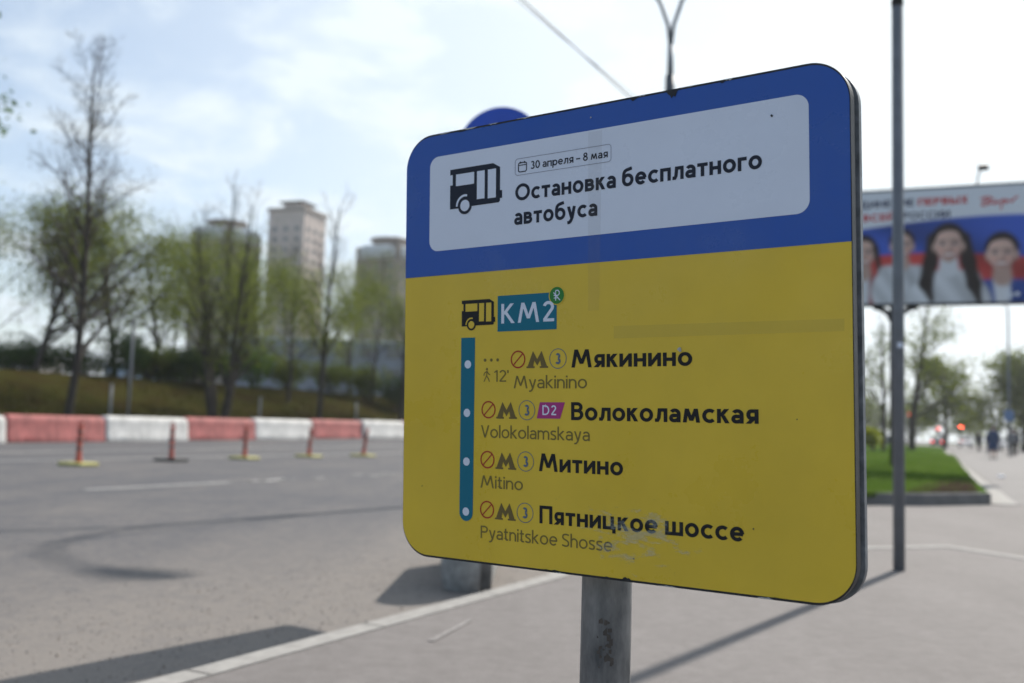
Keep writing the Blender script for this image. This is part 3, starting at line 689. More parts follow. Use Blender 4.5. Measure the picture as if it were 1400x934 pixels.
# pole (upright in the world, so its own small turn undoes the plate's tilt)
pole = MB().tube([(0, 0, -1.02), (0, 0, -.32), (0, 0, .30)], .0392, 28)
for z in (-.9, -.95): pass
pole = pole.build('pole', M_galv, sign)
pole.matrix_parent_inverse = Matrix.Identity(4)
Mi = SR.to_4x4().inverted()
pole.matrix_local = Mi @ Matrix.Translation(Vector((.160, 1.583, .996)) - Vector((.124, 1.46, .996)))
mb = MB(); cr2 = random.Random(9)
for k in range(26):     # torn remains of a glued notice
    a = R(-95 + cr2.uniform(-24, 14)); z = -.46 + cr2.uniform(-.035, .035); s = cr2.uniform(.002, .007); r_ = .0396
    a2 = a + s / r_
    pts = [(r_ * math.cos(q), r_ * math.sin(q), zz) for q, zz in ((a, z), (a2, z + cr2.uniform(-.002, .002)), (a2, z + s * cr2.uniform(.8, 2.2)), (a, z + s * cr2.uniform(.8, 2)))]
    mb.add(pts, [(0, 1, 2, 3)])
mb.build('torn_notice_residue', M_rust, pole)

# ------------------------------------------------------------------ near street furniture
M_postp = mat('post_grey_paint', (.150, .163, .185), .42, .15, 9, spec=.4)
M_cap = mat('black_plastic', (.02, .02, .022), .5)
post = thing('metal_post', 'slim blue-grey painted post standing alone on the pavement beside the billboard', 'post', (2.60, 6.67, 0))
MB().tube([(0, 0, -.1), (0, 0, 3.86)], .038, 24).build('tube', M_postp, post)
MB().lathe([(.040, 3.85), (.040, 3.90), (.030, 3.93), (.024, 3.96), (.024, 4.4), (0, 4.41)], 20).build('post_cap', M_cap, post)
MB().box((-.004, -.0385, 2.02 - .53), (.034, .004, .035)).build('sticker', M_wht, post)

rs = thing('round_road_sign', 'blue round road sign on a tall post behind the bus stop sign', 'road sign', (-.105, 5.52, -.12))
M_rsb = mat('round_sign_blue', (.025, .085, .52), .35, .04, 8)
MB().tube([(0, 0, -.05), (0, 0, 2.74)], .034, 18).build('pole', M_galv, rs)
dsk = MB(); dsk.prism(arc(0, 0, .25, .25, 0, 360, 48)[:-1], -.042, -.037, 0, 1); dk = dsk.build('sign_disc', [M_rsb, M_edge], rs); dk.location = (.012, 0, 2.53); dk.rotation_euler = (0, 0, R(-14))
pn = MB().prism(rrect(-.43, .80, -.05, 2.15, .03, 6), -.042, -.037, 0, 1).build('info_plate', [M_yel, M_edge], rs); pn.rotation_euler = (0, 0, R(-36))
bn = thing('concrete_block', 'long round-ended grey concrete block lying end-on at the road edge below the bus stop sign', 'concrete block', (-.235, 5.98, -.12), R(-2))
M_conc = mat('grey_concrete', (.32, .315, .30), .9, .3, 16, bump=.3)
bl = MB()
stad = lambda r_: [(r_ * math.cos(R(q)), .16 + r_ * math.sin(R(q))) for q in range(180, 361, 15)] + [(r_ * math.cos(R(q)), 1.34 + r_ * math.sin(R(q))) for q in range(0, 181, 15)]
lv_ = [(.135, 0), (.15, .03), (.16, .10), (.165, .44), (.15, .475), (.12, .48)]; nn_ = len(stad(1))
vs = [(x, y, z) for r_, z in lv_ for x, y in stad(r_)]
bl.add(vs, [(i * nn_ + j, i * nn_ + (j + 1) % nn_, (i + 1) * nn_ + (j + 1) % nn_, (i + 1) * nn_ + j) for i in range(len(lv_) - 1) for j in range(nn_)], 0, True)
bl.add([(x, y, .48) for x, y in stad(.12)], [tuple(range(nn_))]); bl.build('block_body', M_conc, bn)
for yy in (.35, 1.15):
    bl = MB(); bl.add([(x, y, z) for y in (yy - .02, yy + .02) for x, z in ((-.03, .475), (-.03, .53), (.03, .53), (.03, .475))], [(0, 1, 5, 4), (1, 2, 6, 5), (2, 3, 7, 6), (0, 3, 2, 1), (4, 5, 6, 7)])
    bl.build('lifting_eye', M_rust, bn)

# billboard
bb = thing('billboard', 'large billboard with four smiling young people and a red, white and blue flag', 'billboard', (10.2, 25.0, .20), R(-22.4))
M_bbw = mat('poster_white', (.70, .73, .80), .5, .03, 1.5)
M_bbt = mat('poster_dark_text', (.04, .045, .10), .6)
M_bbrt = mat('poster_red_text', (.55, .05, .05), .6)
bw, z0b, z1b = 2.62, 4.12, 7.03
fr = MB()
fr.box((0, .14, (z0b + z1b) / 2), (2 * bw + .10, .22, z1b - z0b + .12)); fr.build('frame_box', mat('billboard_frame', (.03, .03, .035), .6), bb)
YB = .026
import numpy as np
NX, NZ = 300, 144
gx, gz = np.meshgrid(np.linspace(-bw, bw, NX), np.linspace(z0b, z1b, NZ), indexing='ij')
img = np.empty((NX, NZ, 3)); img[:] = (.70, .73, .80)
def soft(d, s_): return 1 / (1 + np.exp(np.clip(d / s_, -40, 40)))
def lay(al, c): img[:] = img * (1 - al[..., None]) + np.array(c) * al[..., None]
def ell(cx, cz, rx, rz, s_=.02, rot=0.0):
    x, z = gx - cx, gz - cz; c, q = math.cos(rot), math.sin(rot); x, z = x * c + z * q, -x * q + z * c
    d = np.sqrt((x / rx) ** 2 + (z / rz) ** 2) - 1
    return soft(d * min(rx, rz), s_)
def capsule(ax, az, bx, bz, ra, rb, s_=.02):
    dx, dz = bx - ax, bz - az; t = np.clip(((gx - ax) * dx + (gz - az) * dz) / (dx * dx + dz * dz), 0, 1)
    return soft(np.hypot(gx - ax - t * dx, gz - az - t * dz) - (ra + (rb - ra) * t), s_)
tt = (gx + bw) / (2 * bw)
fold = .5 + .5 * np.sin(7 * tt + 2.2 * gz + .8 * np.sin(3 * gz + 4 * tt))
tt = (gx + 3.05) / 6.1
w1 = z0b + 1.90 + .27 * np.sin(2.6 * tt - .55); w2 = z0b + 1.08 + .20 * np.sin(3.8 * tt - .4)
blue = np.array((.035, .085, .40)) * (.65 + .75 * fold)[..., None]; red = np.array((.50, .055, .05)) * (.65 + .6 * fold)[..., None]
al = soft(gz - w1, .012)[..., None]; img[:] = img * (1 - al) + blue * al
al = soft(gz - w2, .015)[..., None]; img[:] = img * (1 - al) + red * al
def portrait(cx, zc, k, long_hair, top, trim=None, skin=(.70, .47, .40), hair=(.030, .020, .018), tilt=0.0, tie=False):
    X_ = lambda a: cx + a * k
    Z_ = lambda b: zc + b * k
    strand = .75 + .5 * (.5 + .5 * np.sin((gx - cx) * 60 / k + 3 * np.sin(gz * 7)))
    def hairlay(al): img[:] = img * (1 - al[..., None]) + (np.array(hair) * strand[..., None]) * al[..., None]
    # shoulders and chest, lit from the left
    body = np.maximum(ell(X_(0), Z_(-1.12), 1.02 * k, .95 * k, .02), capsule(X_(-.52), Z_(-.47), X_(.52), Z_(-.47), .25 * k, .25 * k, .02))
    sh = .80 + .28 * np.clip(-(gx - cx) / k, -1, 1) * .5 + .12 * np.sin((gx - cx) * 9 / k + (gz - zc) * 6 / k)
    img[:] = img * (1 - body[..., None]) + np.array(top) * np.clip(sh, .45, 1.15)[..., None] * body[..., None]
    if trim is not None:
        v = capsule(X_(-.02), Z_(-.30), X_(.02), Z_(-1.3), .20 * k, .14 * k, .02); lay(v * body, trim)
    if long_hair:
        for pts in (((-.36, .62), (-.44, .0), (-.56, -.55), (-.42, -.98)), ((.36, .62), (.47, .0), (.60, -.60), (.72, -1.05))):
            for q in range(3): hairlay(capsule(X_(pts[q][0]), Z_(pts[q][1]), X_(pts[q + 1][0]), Z_(pts[q + 1][1]), (.17, .18, .17)[q] * k, (.18, .17, .07)[q] * k, .02))
    lay(capsule(X_(0), Z_(.12), X_(0), Z_(-.16), .20 * k, .24 * k, .02), tuple(c * .66 for c in skin) if trim is not None or not long_hair else tuple(c * .9 for c in top))
    hairlay(ell(X_(0), Z_(.56), (.42 if long_hair else .385) * k, .46 * k, .018))
    for s_ in (-1, 1): lay(ell(X_(s_ * .345 + tilt * .3), Z_(.42), .055 * k, .11 * k, .012), tuple(c * .72 for c in skin))
    # face: narrows to the chin, soft side shade
    wch = 1 - .30 * np.clip((zc + .46 * k - gz) / (.46 * k), 0, 1) ** 1.6
    d = np.sqrt(((gx - X_(tilt)) / (.335 * k * wch)) ** 2 + ((gz - Z_(.45)) / (.455 * k)) ** 2) - 1
    fa = soft(d * .33 * k, .010)
    lit = .86 + .26 * np.clip((X_(tilt) - gx) / (.33 * k), -1, 1) * .55 + .14 * np.clip((gz - Z_(.4)) / (.45 * k), -1, 1) - .22 * np.clip(d + .35, 0, 1)
    img[:] = img * (1 - fa[..., None]) + np.array(skin) * np.clip(lit, .4, 1.25)[..., None] * fa[..., None]
    mul = lambda al, f: img.__setitem__(slice(None), img * (1 - al[..., None] * (1 - np.array(f))))
    for s_ in (-1, 1):
        e = X_(tilt + s_ * .145)
        mul(ell(e, Z_(.50), .10 * k, .06 * k, .014), (.72, .66, .66)); lay(ell(e, Z_(.485), .060 * k, .024 * k, .006), (.55, .52, .52)); lay(ell(e, Z_(.487), .032 * k, .030 * k, .006), (.02, .015, .015))
        lay(ell(e + s_ * .01 * k, Z_(.575), .085 * k, .016 * k, .008, -s_ * .12) * .85, hair)
        lay(ell(X_(tilt + s_ * .185), Z_(.31), .085 * k, .075 * k, .03) * .45, (skin[0] * 1.1, skin[1] * .82, skin[2] * .82))
    mul(ell(X_(tilt + .045), Z_(.40), .035 * k, .10 * k, .018), (.78, .74, .74)); lay(ell(X_(tilt - .02), Z_(.40), .022 * k, .09 * k, .014) * .5, tuple(c * 1.22 for c in skin))
    mul(ell(X_(tilt), Z_(.305), .07 * k, .022 * k, .010), (.62, .52, .52))
    lay(ell(X_(tilt), Z_(.195), .150 * k, .055 * k, .010), (.42, .12, .12)); lay(ell(X_(tilt), Z_(.205), .120 * k, .030 * k, .008), (.78, .76, .74))
    mul(ell(X_(tilt), Z_(.11), .08 * k, .02 * k, .012), (.8, .76, .76))
    # hairline over the forehead
    hl = Z_(.74) + .10 * k * np.cos(np.clip((gx - X_(tilt * .5 + .03)) / (.34 * k), -1.5, 1.5) * 1.5) - .55 * k * np.clip(np.abs(gx - X_(tilt * .5)) / k - .24, 0, 1) * (3.2 if long_hair else 1.6)
    hairlay(soft(hl - gz, .014) * ell(X_(0), Z_(.56), .42 * k, .48 * k, .018))
    if tie: hairlay(capsule(X_(.36), Z_(.6), X_(.52), Z_(-.35), .09 * k, .05 * k, .015))
portrait(-2.45, z0b + .95, .86, True, (.05, .09, .36), (.7, .7, .74))
portrait(-1.27, z0b + .93, .84, False, (.36, .035, .04), (.66, .67, .72), tie=True)
portrait(-.33, z0b + 1.14, .74, False, (.66, .67, .72), None, hair=(.045, .028, .022))
portrait(1.97, z0b + .76, .94, False, (.03, .08, .36), (.68, .69, .74), tilt=-.02)
portrait(.76, z0b + 1.02, .96, True, (.72, .73, .78), None, tilt=.0)
gm = bpy.data.meshes.new('printed_picture')
vv = [(float(gx[i, j]), YB, float(gz[i, j])) for i in range(NX) for j in range(NZ)]
ff = [(i * NZ + j, (i + 1) * NZ + j, (i + 1) * NZ + j + 1, i * NZ + j + 1) for i in range(NX - 1) for j in range(NZ - 1)]
gm.from_pydata(vv, [], ff)
at = gm.attributes.new('print_colour', 'FLOAT_COLOR', 'POINT')
at.data.foreach_set('color', np.concatenate([np.clip(img, 0, 1).reshape(-1, 3), np.ones((NX * NZ, 1))], 1).astype(np.float32).ravel())
pm = mat('poster_print', (.5, .5, .5), .5, spec=.25); pa = pm.node_tree.nodes.new('ShaderNodeAttribute'); pa.attribute_name = 'print_colour'
pm.node_tree.links.new(pa.outputs['Color'], pm.node_tree.nodes['Principled BSDF'].inputs['Base Color'])
gm.materials.append(pm); go = bpy.data.objects.new('printed_picture', gm); col.objects.link(go); go.parent = bb
def word(name, text, x0, zb_, x1, cap, w_, dy, m): write(MB_ := MB(), text, x0, zb_, x1, cap, w_, YB - dy); return MB_.build(name, m, bb)
word('slogan_word', 'ОБЪЕДИНЕНИЕ', -2.12, 6.62, -.04, .185, .2, .004, M_bbt); word('slogan_word', 'ПЕРВЫХ', .05, 6.62, 1.22, .185, .22, .004, M_bbrt)
word('slogan_word', 'СО', -2.12, 6.27, -1.75, .185, .2, .004, M_bbt); word('slogan_word', 'ВСЕЙ', -1.28, 6.27, -.50, .185, .22, .004, M_bbrt); word('slogan_word', 'РОССИИ', -.30, 6.28, .80, .185, .2, .004, M_bbt)
# red brush-script word at the top right
sx_ = lambda x, z: (1.49 + (x - 2.33) * .98, 6.50 + (z - 6.36) * .46)
scr = [[(2.36, 6.42), (2.46, 6.88)], [(2.33, 6.83), (2.52, 6.92), (2.62, 6.80), (2.46, 6.66)], [(2.46, 6.66), (2.60, 6.56), (2.40, 6.44)], [(2.60, 6.55), (2.72, 6.68), (2.66, 6.52), (2.80, 6.60)], [(2.80, 6.60), (2.84, 6.70), (2.80, 6.20)], [(2.82, 6.68), (2.93, 6.70), (2.90, 6.54), (3.0, 6.66)], [(3.0, 6.66), (3.06, 6.58), (3.10, 6.74), (3.20, 6.86)]]
ps = MB()
for i, q_ in enumerate(scr): line(ps, [sx_(*p) for p in q_], .04, YB - .004 - .0004 * i)
ps.build('script_lettering', M_bbrt, bb)
word('age_mark', '6+', 2.03, z0b + .09, 2.36, .21, .2, .004, M_bbw)
MB().tube([(-.50, .30, -.3), (-.50, .30, 4.3)], .14, 20).build('post', M_edge, bb)
for sx in (-1, 1):
    br = MB(); br.tube([(-.50 + sx * .1, .16, 3.70)] + [(-.50 + sx * (.62 - .52 * math.cos(R(a))), .16, 3.70 + .36 * math.sin(R(a))) for a in (20, 40, 60, 80)], .07, 8); br.build('bracket', M_edge, bb)
fl = MB(); fl.tube([(1.42, .05, 7.05), (1.45, -.02, 7.32), (1.52, -.25, 7.42)], .02, 6); fl.build('lamp_arm', M_edge, bb)
fl = MB(); fl.box((1.55, -.35, 7.42), (.24, .16, .14), Euler((R(25), 0, 0)).to_matrix(), bev=.02); fl.build('floodlight', M_edge, bb)

# street lamp with two curved arms, by the kerb
lp = thing('street_lamp', 'tall street lamp whose top forks into two curved arms above the bus stop sign', 'street lamp', (2.74, 17.7, 0), R(-22))
M_lamp = mat('lamp_post_steel', (.16, .18, .21), .55, .15, 6, metal=.3)
MB().tube([(0, 0, -.2), (0, 0, 1.6), (0, 0, 1.65), (0, 0, 6.9)], [.11, .105, .09, .062], 18).build('post', M_lamp, lp)
MB().tube([(0, 0, 6.72), (0, 0, 7.35)], .088, 16).build('sleeve', mat('lamp_sleeve', (.075, .085, .10), .5), lp)
MB().tube([(0, 0, 7.3), (0, 0, 7.92)], [.062, .05], 14).build('fork_stem', M_lamp, lp)
for s in (-1, 1):
    pts = [(s * 2.5 * (1 - math.cos(R(a))) / 1.0 * .92, 0, 7.85 + 2.2 * math.sin(R(a))) for a in (0, 12, 24, 36, 48, 60, 72, 82)]
    a_ = MB().tube(pts, [.036] * 5 + [.032, .030, .028], 10).build('arm', M_lamp, lp)
    hd = MB(); hd.tube([(pts[-1][0] - s * .05, 0, pts[-1][2] - .01), (pts[-1][0] + s * .15, 0, pts[-1][2] + .02), (pts[-1][0] + s * .5, 0, pts[-1][2] + .03), (pts[-1][0] + s * .72, 0, pts[-1][2])], [.05, .12, .15, .05], 12)
    hd.build('lamp_head', M_lamp, a_)
# overhead cables strung from the lamp post along the road, back over the stop
M_cab = mat('black_cable', (.10, .105, .11), .6)
for k, (a, b) in enumerate((((2.66, 17.6, 6.30), (0.05, 12.27, 6.30)), ((2.82, 17.6, 6.32), (.21, 12.71, 6.30)))):
    a, b = Vector(a), Vector(b); d = (b - a).normalized(); L_ = 40.0
    pts = [a + d * L_ * t + Vector((0, 0, -.0 - .25 * 4 * t * (1 - t) * .3)) for t in [i / 24 for i in range(25)]]
    o = MB().tube(pts, .011 if k == 0 else .006, 6).build('overhead_cable', M_cab)
    tag(o, ('thicker black overhead cable running down to the forked street lamp', 'thinner overhead cable strung just right of the thicker one')[k], 'cable', 'cables strung over the road')

# ------------------------------------------------------------------ delineators and barrier blocks on the carriageway
M_dor = mat('delineator_orange', (.44, .085, .055), .55, .18, 12)
M_dwh = mat('delineator_band', (.17, .075, .065), .5, .2, 12)
M_dyl = mat('delineator_base_yellow', (.50, .46, .17), .8, .25, 12)
M_ddk = mat('delineator_base_black', (.055, .055, .055), .8, .3, 12)
def delineator(label, loc, lean, dark):
    t = thing('road_delineator', label, 'delineator post', loc, R(-26), 'orange delineator posts along the carriageway')
    b = MB(); b.box((0, 0, .035), (.62, .46, .07), bev=.025); b.build('base', M_ddk if dark else M_dyl, t)
    p = MB().lathe([(.075, .07), (.06, .12), (.052, .16), (.048, .70), (.05, .72), (.05, .755), (.03, .775), (0, .78)], 18).build('flexible_post', M_dor, t)
    p.rotation_euler = (R(lean[0]), R(lean[1]), 0)
    for z in (.30, .48, .62):
        o = MB().lathe([(.0535, z), (.0535, z + .06)], 18).build('reflective_band', M_dwh, p)
    o = MB().tube([(0.055 * math.cos(R(q)), 0, .80 + .055 * math.sin(R(q))) for q in range(-90, 271, 30)], .016, 8).build('grab_loop', M_dor, p)
    return t
for lab, x, y, lean, dk in (
    ('leftmost orange delineator post, on a wide pale yellow base', -8.24, 19.24, (0, 0), False),
    ('orange delineator post on a dark grey base, second from the left', -7.52, 22.38, (0, -1), True),
    ('orange delineator post on a yellow base, before the second red barrier block', -6.55, 24.87, (0, 2), False),
    ('slightly leaning orange delineator post before the joint of white and red barrier blocks', -5.48, 27.49, (0, 4), False),
    ('orange delineator post leaning most to the right, on a small pale base', -4.28, 29.44, (0, 9), False),
    ('orange delineator post half hidden by the edge of the yellow sign', -3.02, 32.2, (0, 2), False)):
    delineator(lab, (x, y, z_road(x * T26.x + y * T26.y, x * N26.x + y * N26.y)), lean, dk)

M_bred = mat('barrier_red', (.42, .135, .125), .75, .36, 3.5, bump=.05, stretch=(1, 1, .5))
M_bwhite = mat('barrier_white', (.68, .66, .63), .75, .26, 3.5, bump=.05, stretch=(1, 1, .5))
LB = 3.76
def barrier(u, red, label):
    mid = uv(u + LB / 2, 27.0)
    t = thing('barrier_block', label, 'road barrier', (mid.x + rnd.uniform(-.03, .03), mid.y, z_bar(u + LB / 2)), R(90 - 26 + rnd.uniform(-.7, .7)), 'red and white barrier blocks along the road')
    prof = [(-.30, 0), (-.31, .10), (-.27, .20), (-.24, .62), (-.22, .75), (-.15, .82), (0, .84), (.15, .82), (.22, .75), (.24, .62), (.27, .20), (.31, .10), (.30, 0)]
    L2 = LB / 2 - .02; mb = MB(); secs = [(-L2, .90), (-L2 + .05, .985), (-L2 + .12, 1), (0, 1), (L2 - .12, 1), (L2 - .05, .985), (L2, .90)]
    n = len(prof); vs = [(x, a * k, z * (k if z > .3 else 1)) for x, k in secs for a, z in prof]; fs = []
    for i in range(len(secs) - 1):
        for j in range(n - 1): fs.append((i * n + j, i * n + j + 1, (i + 1) * n + j + 1, (i + 1) * n + j))
    mb.add(vs, [f[::-1] for f in fs], 0, True); mb.add([vs[j] for j in range(n)], [tuple(range(n))]); mb.add([vs[-n + j] for j in range(n)], [tuple(range(n - 1, -1, -1))])
    mb.build('block_body', M_bred if red else M_bwhite, t)
    for sx in (-.55, .55): MB().box((sx * LB / 2, -.295, .10), (.34, .05, .11)).build('forklift_pocket', M_bred if red else M_bwhite, t)
    return t
names = ['white barrier block cut by the left edge of the photo', 'red barrier block furthest left, behind the leftmost delineator', 'white barrier block between the first two red ones',
         'red barrier block behind the third delineator post', 'white barrier block right of the middle red one', 'red barrier block close to the yellow sign, behind the leaning delineators',
         'white barrier block at the edge of the yellow sign', 'red barrier block hidden just behind the left side of the sign', 'white barrier block hidden behind the sign, before the farthest red one', 'farthest red barrier block behind the sign']
u0 = -15.33 * T26.x + 30.15 * T26.y - LB
for i, lab in enumerate(names): barrier(u0 + i * LB, i % 2 == 1, lab)

# ------------------------------------------------------------------ trees
M_bark = mat('bark_dark', (.045, .038, .032), .9, .35, 10, bump=.5, stretch=(1, 1, .3))
M_bark2 = mat('bark_pale', (.22, .20, .18), .9, .45, 5, bump=.3, stretch=(1, 1, .6))
M_leaf = leafmat('leaf_spring', (.108, .145, .022), (.19, .22, .040), .55)
M_leaf2 = leafmat('leaf_olive', (.085, .115, .020), (.14, .17, .034), .52)
M_leafd = leafmat('leaf_dark', (.022, .045, .014), (.045, .075, .022), .3)
M_leafb = leafmat('leaf_bright', (.05, .11, .015), (.10, .17, .03), .4)
M_bud = leafmat('bud_brown', (.07, .055, .03), (.10, .08, .035), .3)

def grow(seed, height, trunk_r, first=.25, spread=38, nb=14, ratio=.42, lv=3, leaf_n=2600, leaf_s=.16, leaf_lo=.2, leaf_hi=1.0, lean=(0, 0), stems=1, bare_top=False, up=.35, sides=6, clump=.35):
    """Returns (wood MB, crown MB): a tapering trunk, limbs and twigs; leaves in clumps on the twigs."""
    r = random.Random(seed); wood = MB(); tips = []
    def limb(p, d, length, rad, level):
        nseg = 5 if level == 0 else 4 if level == 1 else 3
        pts, rads = [p.copy()], [rad]; q = p.copy(); dd = d.copy(); start = first if level == 0 else .25
        segs = []
        for i in range(nseg):
            wob = .10 if level == 0 else .20
            dd = (dd + Vector((r.uniform(-wob, wob), r.uniform(-wob, wob), up * (.12 if level else .05) + r.uniform(-.03, .05)))).normalized()
            q2 = q + dd * length / nseg; segs.append((q, q2, dd)); q = q2
            pts.append(q.copy()); rads.append(max(.006, rad * (1 - .82 * (i + 1) / nseg)))
        wood.tube(pts, rads, sides if level == 0 else 4 if level == 1 else 3, cap=False)
        if level >= 1: tips.append((pts, level))
        if level < lv - 1:
            k = nb if level == 0 else max(3, int(nb * .45)) if level == 1 else 3
            for j in range(k):
                f = start + (1 - start) * (j + r.random()) / k
                ix = min(nseg - 1, int(f * nseg)); a, b, sd_ = segs[ix]; pp = a.lerp(b, f * nseg - ix)
                ang = R(spread + r.uniform(-14, 16)) * (1.15 - .45 * f if level == 0 else 1); az = r.uniform(0, 2 * PI) + j * 2.4
                o = sd_.orthogonal().normalized(); o2 = sd_.cross(o)
                nd = sd_ * math.cos(ang) + (o * math.cos(az) + o2 * math.sin(az)) * math.sin(ang)
                ll = length * ratio * (1.15 - .75 * f if level == 0 else 1.05 - .4 * f) * r.uniform(.7, 1.2)
                limb(pp, nd, ll, max(.008, rads[min(ix + 1, nseg)] * .62), level + 1)
    for s in range(stems):
        a = r.uniform(0, 6.28); tl = Vector((lean[0], lean[1], 1))
        if stems > 1: tl += Vector((math.cos(s * 2.2 + a), math.sin(s * 2.2 + a), 0)) * .24
        limb(Vector((0 if stems == 1 else .12 * math.cos(s * 2.2 + a), 0 if stems == 1 else .12 * math.sin(s * 2.2 + a), -.4)), tl.normalized(), (height + .4) * (1 if s == 0 else r.uniform(.7, .95)), trunk_r * (1 if stems == 1 else .75), 0)
    crown = MB(); T = [t for t in tips]
    made = 0; guard = 0
    while made < leaf_n and guard < leaf_n * 4:
        guard += 1
        pts, lvl = r.choice(T)
        i = r.randint(0, len(pts) - 2) if lvl > 1 else len(pts) - 2
        c = pts[i].lerp(pts[i + 1], r.random()); hh = c.z / height
        if hh < leaf_lo or hh > leaf_hi or (hh > leaf_hi - .15 and r.random() < (hh - leaf_hi + .15) / .15): continue
        for k in range(r.randint(3, 7)):
            pc = c + Vector((r.gauss(0, clump), r.gauss(0, clump), r.gauss(0, clump * .8)))
            s_ = leaf_s * r.uniform(.55, 1.25); e = Euler((r.uniform(-1.2, 1.2), r.uniform(-1.2, 1.2), r.uniform(0, 6.28))).to_matrix()
            crown.add([pc + e @ Vector(v) for v in ((-s_ * .5, 0, 0), (0, -s_ * .32, s_ * .06), (s_ * .5, 0, 0), (0, s_ * .32, s_ * .06))], [(0, 1, 2, 3)])
            made += 1
    return wood, crown
def tree(name, label, loc, leafm, barkm=None, group=None, rz=0.0, cat='tree', **k):
    t = thing(name, label, cat, loc, rz, group); wd, cr_ = grow(**k)
    wd.build('trunk', barkm or M_bark, t)
    if cr_.f: cr_.build('crown', leafm, t)
    return t
def zb(x, y): return z_bank(x * T26.x + y * T26.y, x * N26.x + y * N26.y)
GT = 'trees along the embankment'
tree('tall_tree', 'tallest tree, nearly bare, with a thin leaning trunk behind the red barrier block', (-15.9, 35.8, zb(-15.9, 35.8)), M_bud, group=GT, seed=13, height=13.3, trunk_r=.17, first=.2, spread=52, nb=40, ratio=0.3, lv=4, leaf_n=1500, leaf_s=.09, leaf_lo=.25, leaf_hi=.9, lean=(.06, 0), up=0.7, clump=.25)
tree('leafy_tree', 'green leafing tree with a dark forked trunk at the far left of the bank', (-21.6, 44.7, zb(-21.6, 44.7)), M_leaf, group=GT, seed=21, height=8.6, trunk_r=.2, first=.2, spread=46, nb=18, ratio=.52, lv=4, leaf_n=9500, leaf_s=0.165, leaf_lo=.18, stems=2, clump=0.45)
tree('leafy_tree', 'pale green leafing tree right behind the tall bare tree', (-19.6, 49.4, zb(-19.6, 49.4)), M_leaf, group=GT, seed=22, height=9.2, trunk_r=.17, first=.22, spread=48, nb=15, ratio=.5, lv=4, leaf_n=8000, leaf_s=0.15, leaf_lo=.2, clump=0.5)
tree('leafy_tree', 'thinly leafed tree filling the gap before the left tower', (-16.6, 52.0, zb(-16.6, 52)), M_leaf, group=GT, seed=23, height=8.4, trunk_r=.14, first=.25, spread=46, nb=14, ratio=.48, lv=4, leaf_n=5000, leaf_s=0.13, leaf_lo=.22, clump=0.5)
tree('multi_stem_tree', 'tree with several dark stems from one base, in front of the left tower', (-12.5, 42.8, zb(-12.5, 42.8)), M_leaf, group=GT, seed=31, height=9.6, trunk_r=.24, first=.22, spread=36, nb=13, ratio=.36, lv=4, leaf_n=7000, leaf_s=0.11, leaf_lo=.18, leaf_hi=.9, stems=4, up=.6, clump=0.45)
tree('thin_tree', 'bare topped thin tree standing between the tall tower and the right tower', (-9.4, 49.2, zb(-9.4, 49.2)), M_leaf, group=GT, seed=41, height=11.0, trunk_r=.17, first=.25, spread=42, nb=18, ratio=.32, lv=4, leaf_n=4500, leaf_s=0.11, leaf_lo=.2, leaf_hi=.68, lean=(.09, 0), up=.5, clump=0.4)
tree('leafy_tree', 'yellow-green tree touching the left edge of the yellow sign', (-6.2, 56.6, zb(-6.2, 56.6)), M_leaf, group=GT, seed=24, height=9.6, trunk_r=.18, first=.2, spread=40, nb=16, ratio=.42, lv=4, leaf_n=7500, leaf_s=0.115, leaf_lo=.16, clump=0.45)
tree('birch_tree', 'pale trunked tree with sparse leaves below the tall tower', (-14.2, 62.8, zb(-14.2, 62.8)), M_leaf, M_bark2, GT, seed=51, height=8.8, trunk_r=.16, first=.3, spread=38, nb=15, ratio=.42, lv=4, leaf_n=6500, leaf_s=0.125, leaf_lo=.25, clump=0.5)
tree('leafy_tree', 'small light tree in front of the right tower, beside the thin tree', (-11.0, 68.5, zb(-11, 68.5)), M_leaf, group=GT, seed=52, height=9.2, trunk_r=.14, first=.2, spread=42, nb=15, ratio=.46, lv=4, leaf_n=6500, leaf_s=0.13, leaf_lo=.15, clump=0.5)
tree('leafy_tree', 'tree whose leafy tips reach in at the left edge of the photo', (-14.7, 25.9, zb(-14.7, 25.9)), M_leafb, group=GT, seed=61, height=12.6, trunk_r=.2, first=.45, spread=46, nb=16, ratio=0.24, lv=3, leaf_n=2600, leaf_s=0.2, leaf_lo=.5, rz=2.2)
tree('leafy_tree', 'broad light green tree between the tall bare tree and the multi-stem tree', (-19.4, 55.0, zb(-19.4, 55)), M_leaf, group=GT, seed=26, height=8.6, trunk_r=.17, first=.2, spread=50, nb=16, ratio=.5, lv=4, leaf_n=7500, leaf_s=0.15, leaf_lo=.18, clump=0.5)
tree('leafy_tree', 'airy light green tree in front of the tallest tower, right of the multi-stem tree', (-11.6, 52.0, zb(-11.6, 52)), M_leaf, group=GT, seed=27, height=7.6, trunk_r=.12, first=.2, spread=42, nb=14, ratio=.46, lv=4, leaf_n=4500, leaf_s=0.11, leaf_lo=.2, clump=0.45)
for lab, x, y, sd_, h, n_ in (('slim leafing tree between the forked tree and the left edge of the photo', -25.5, 48.5, 201, 8.0, 4500), ('slim leafing tree just right of the thin tall grey post', -20.6, 60.0, 202, 8.6, 4500),
                          ('slim leafing tree behind the multi-stem tree, below the left tower', -17.8, 64.0, 203, 8.2, 5000), ('slim leafing tree between the multi-stem tree and the birch', -14.6, 58.0, 204, 8.4, 4500),
                          ('slim leafing tree between the thin tree and the edge of the sign', -8.4, 60.0, 205, 8.8, 5000)):
    tree('slim_tree', lab, (x, y, zb(x, y)), M_leaf, group=GT, seed=sd_, height=h, trunk_r=.10, first=.18, spread=40, nb=15, ratio=.42, lv=4, leaf_n=n_, leaf_s=.12, leaf_lo=.12, clump=.5, up=.45)
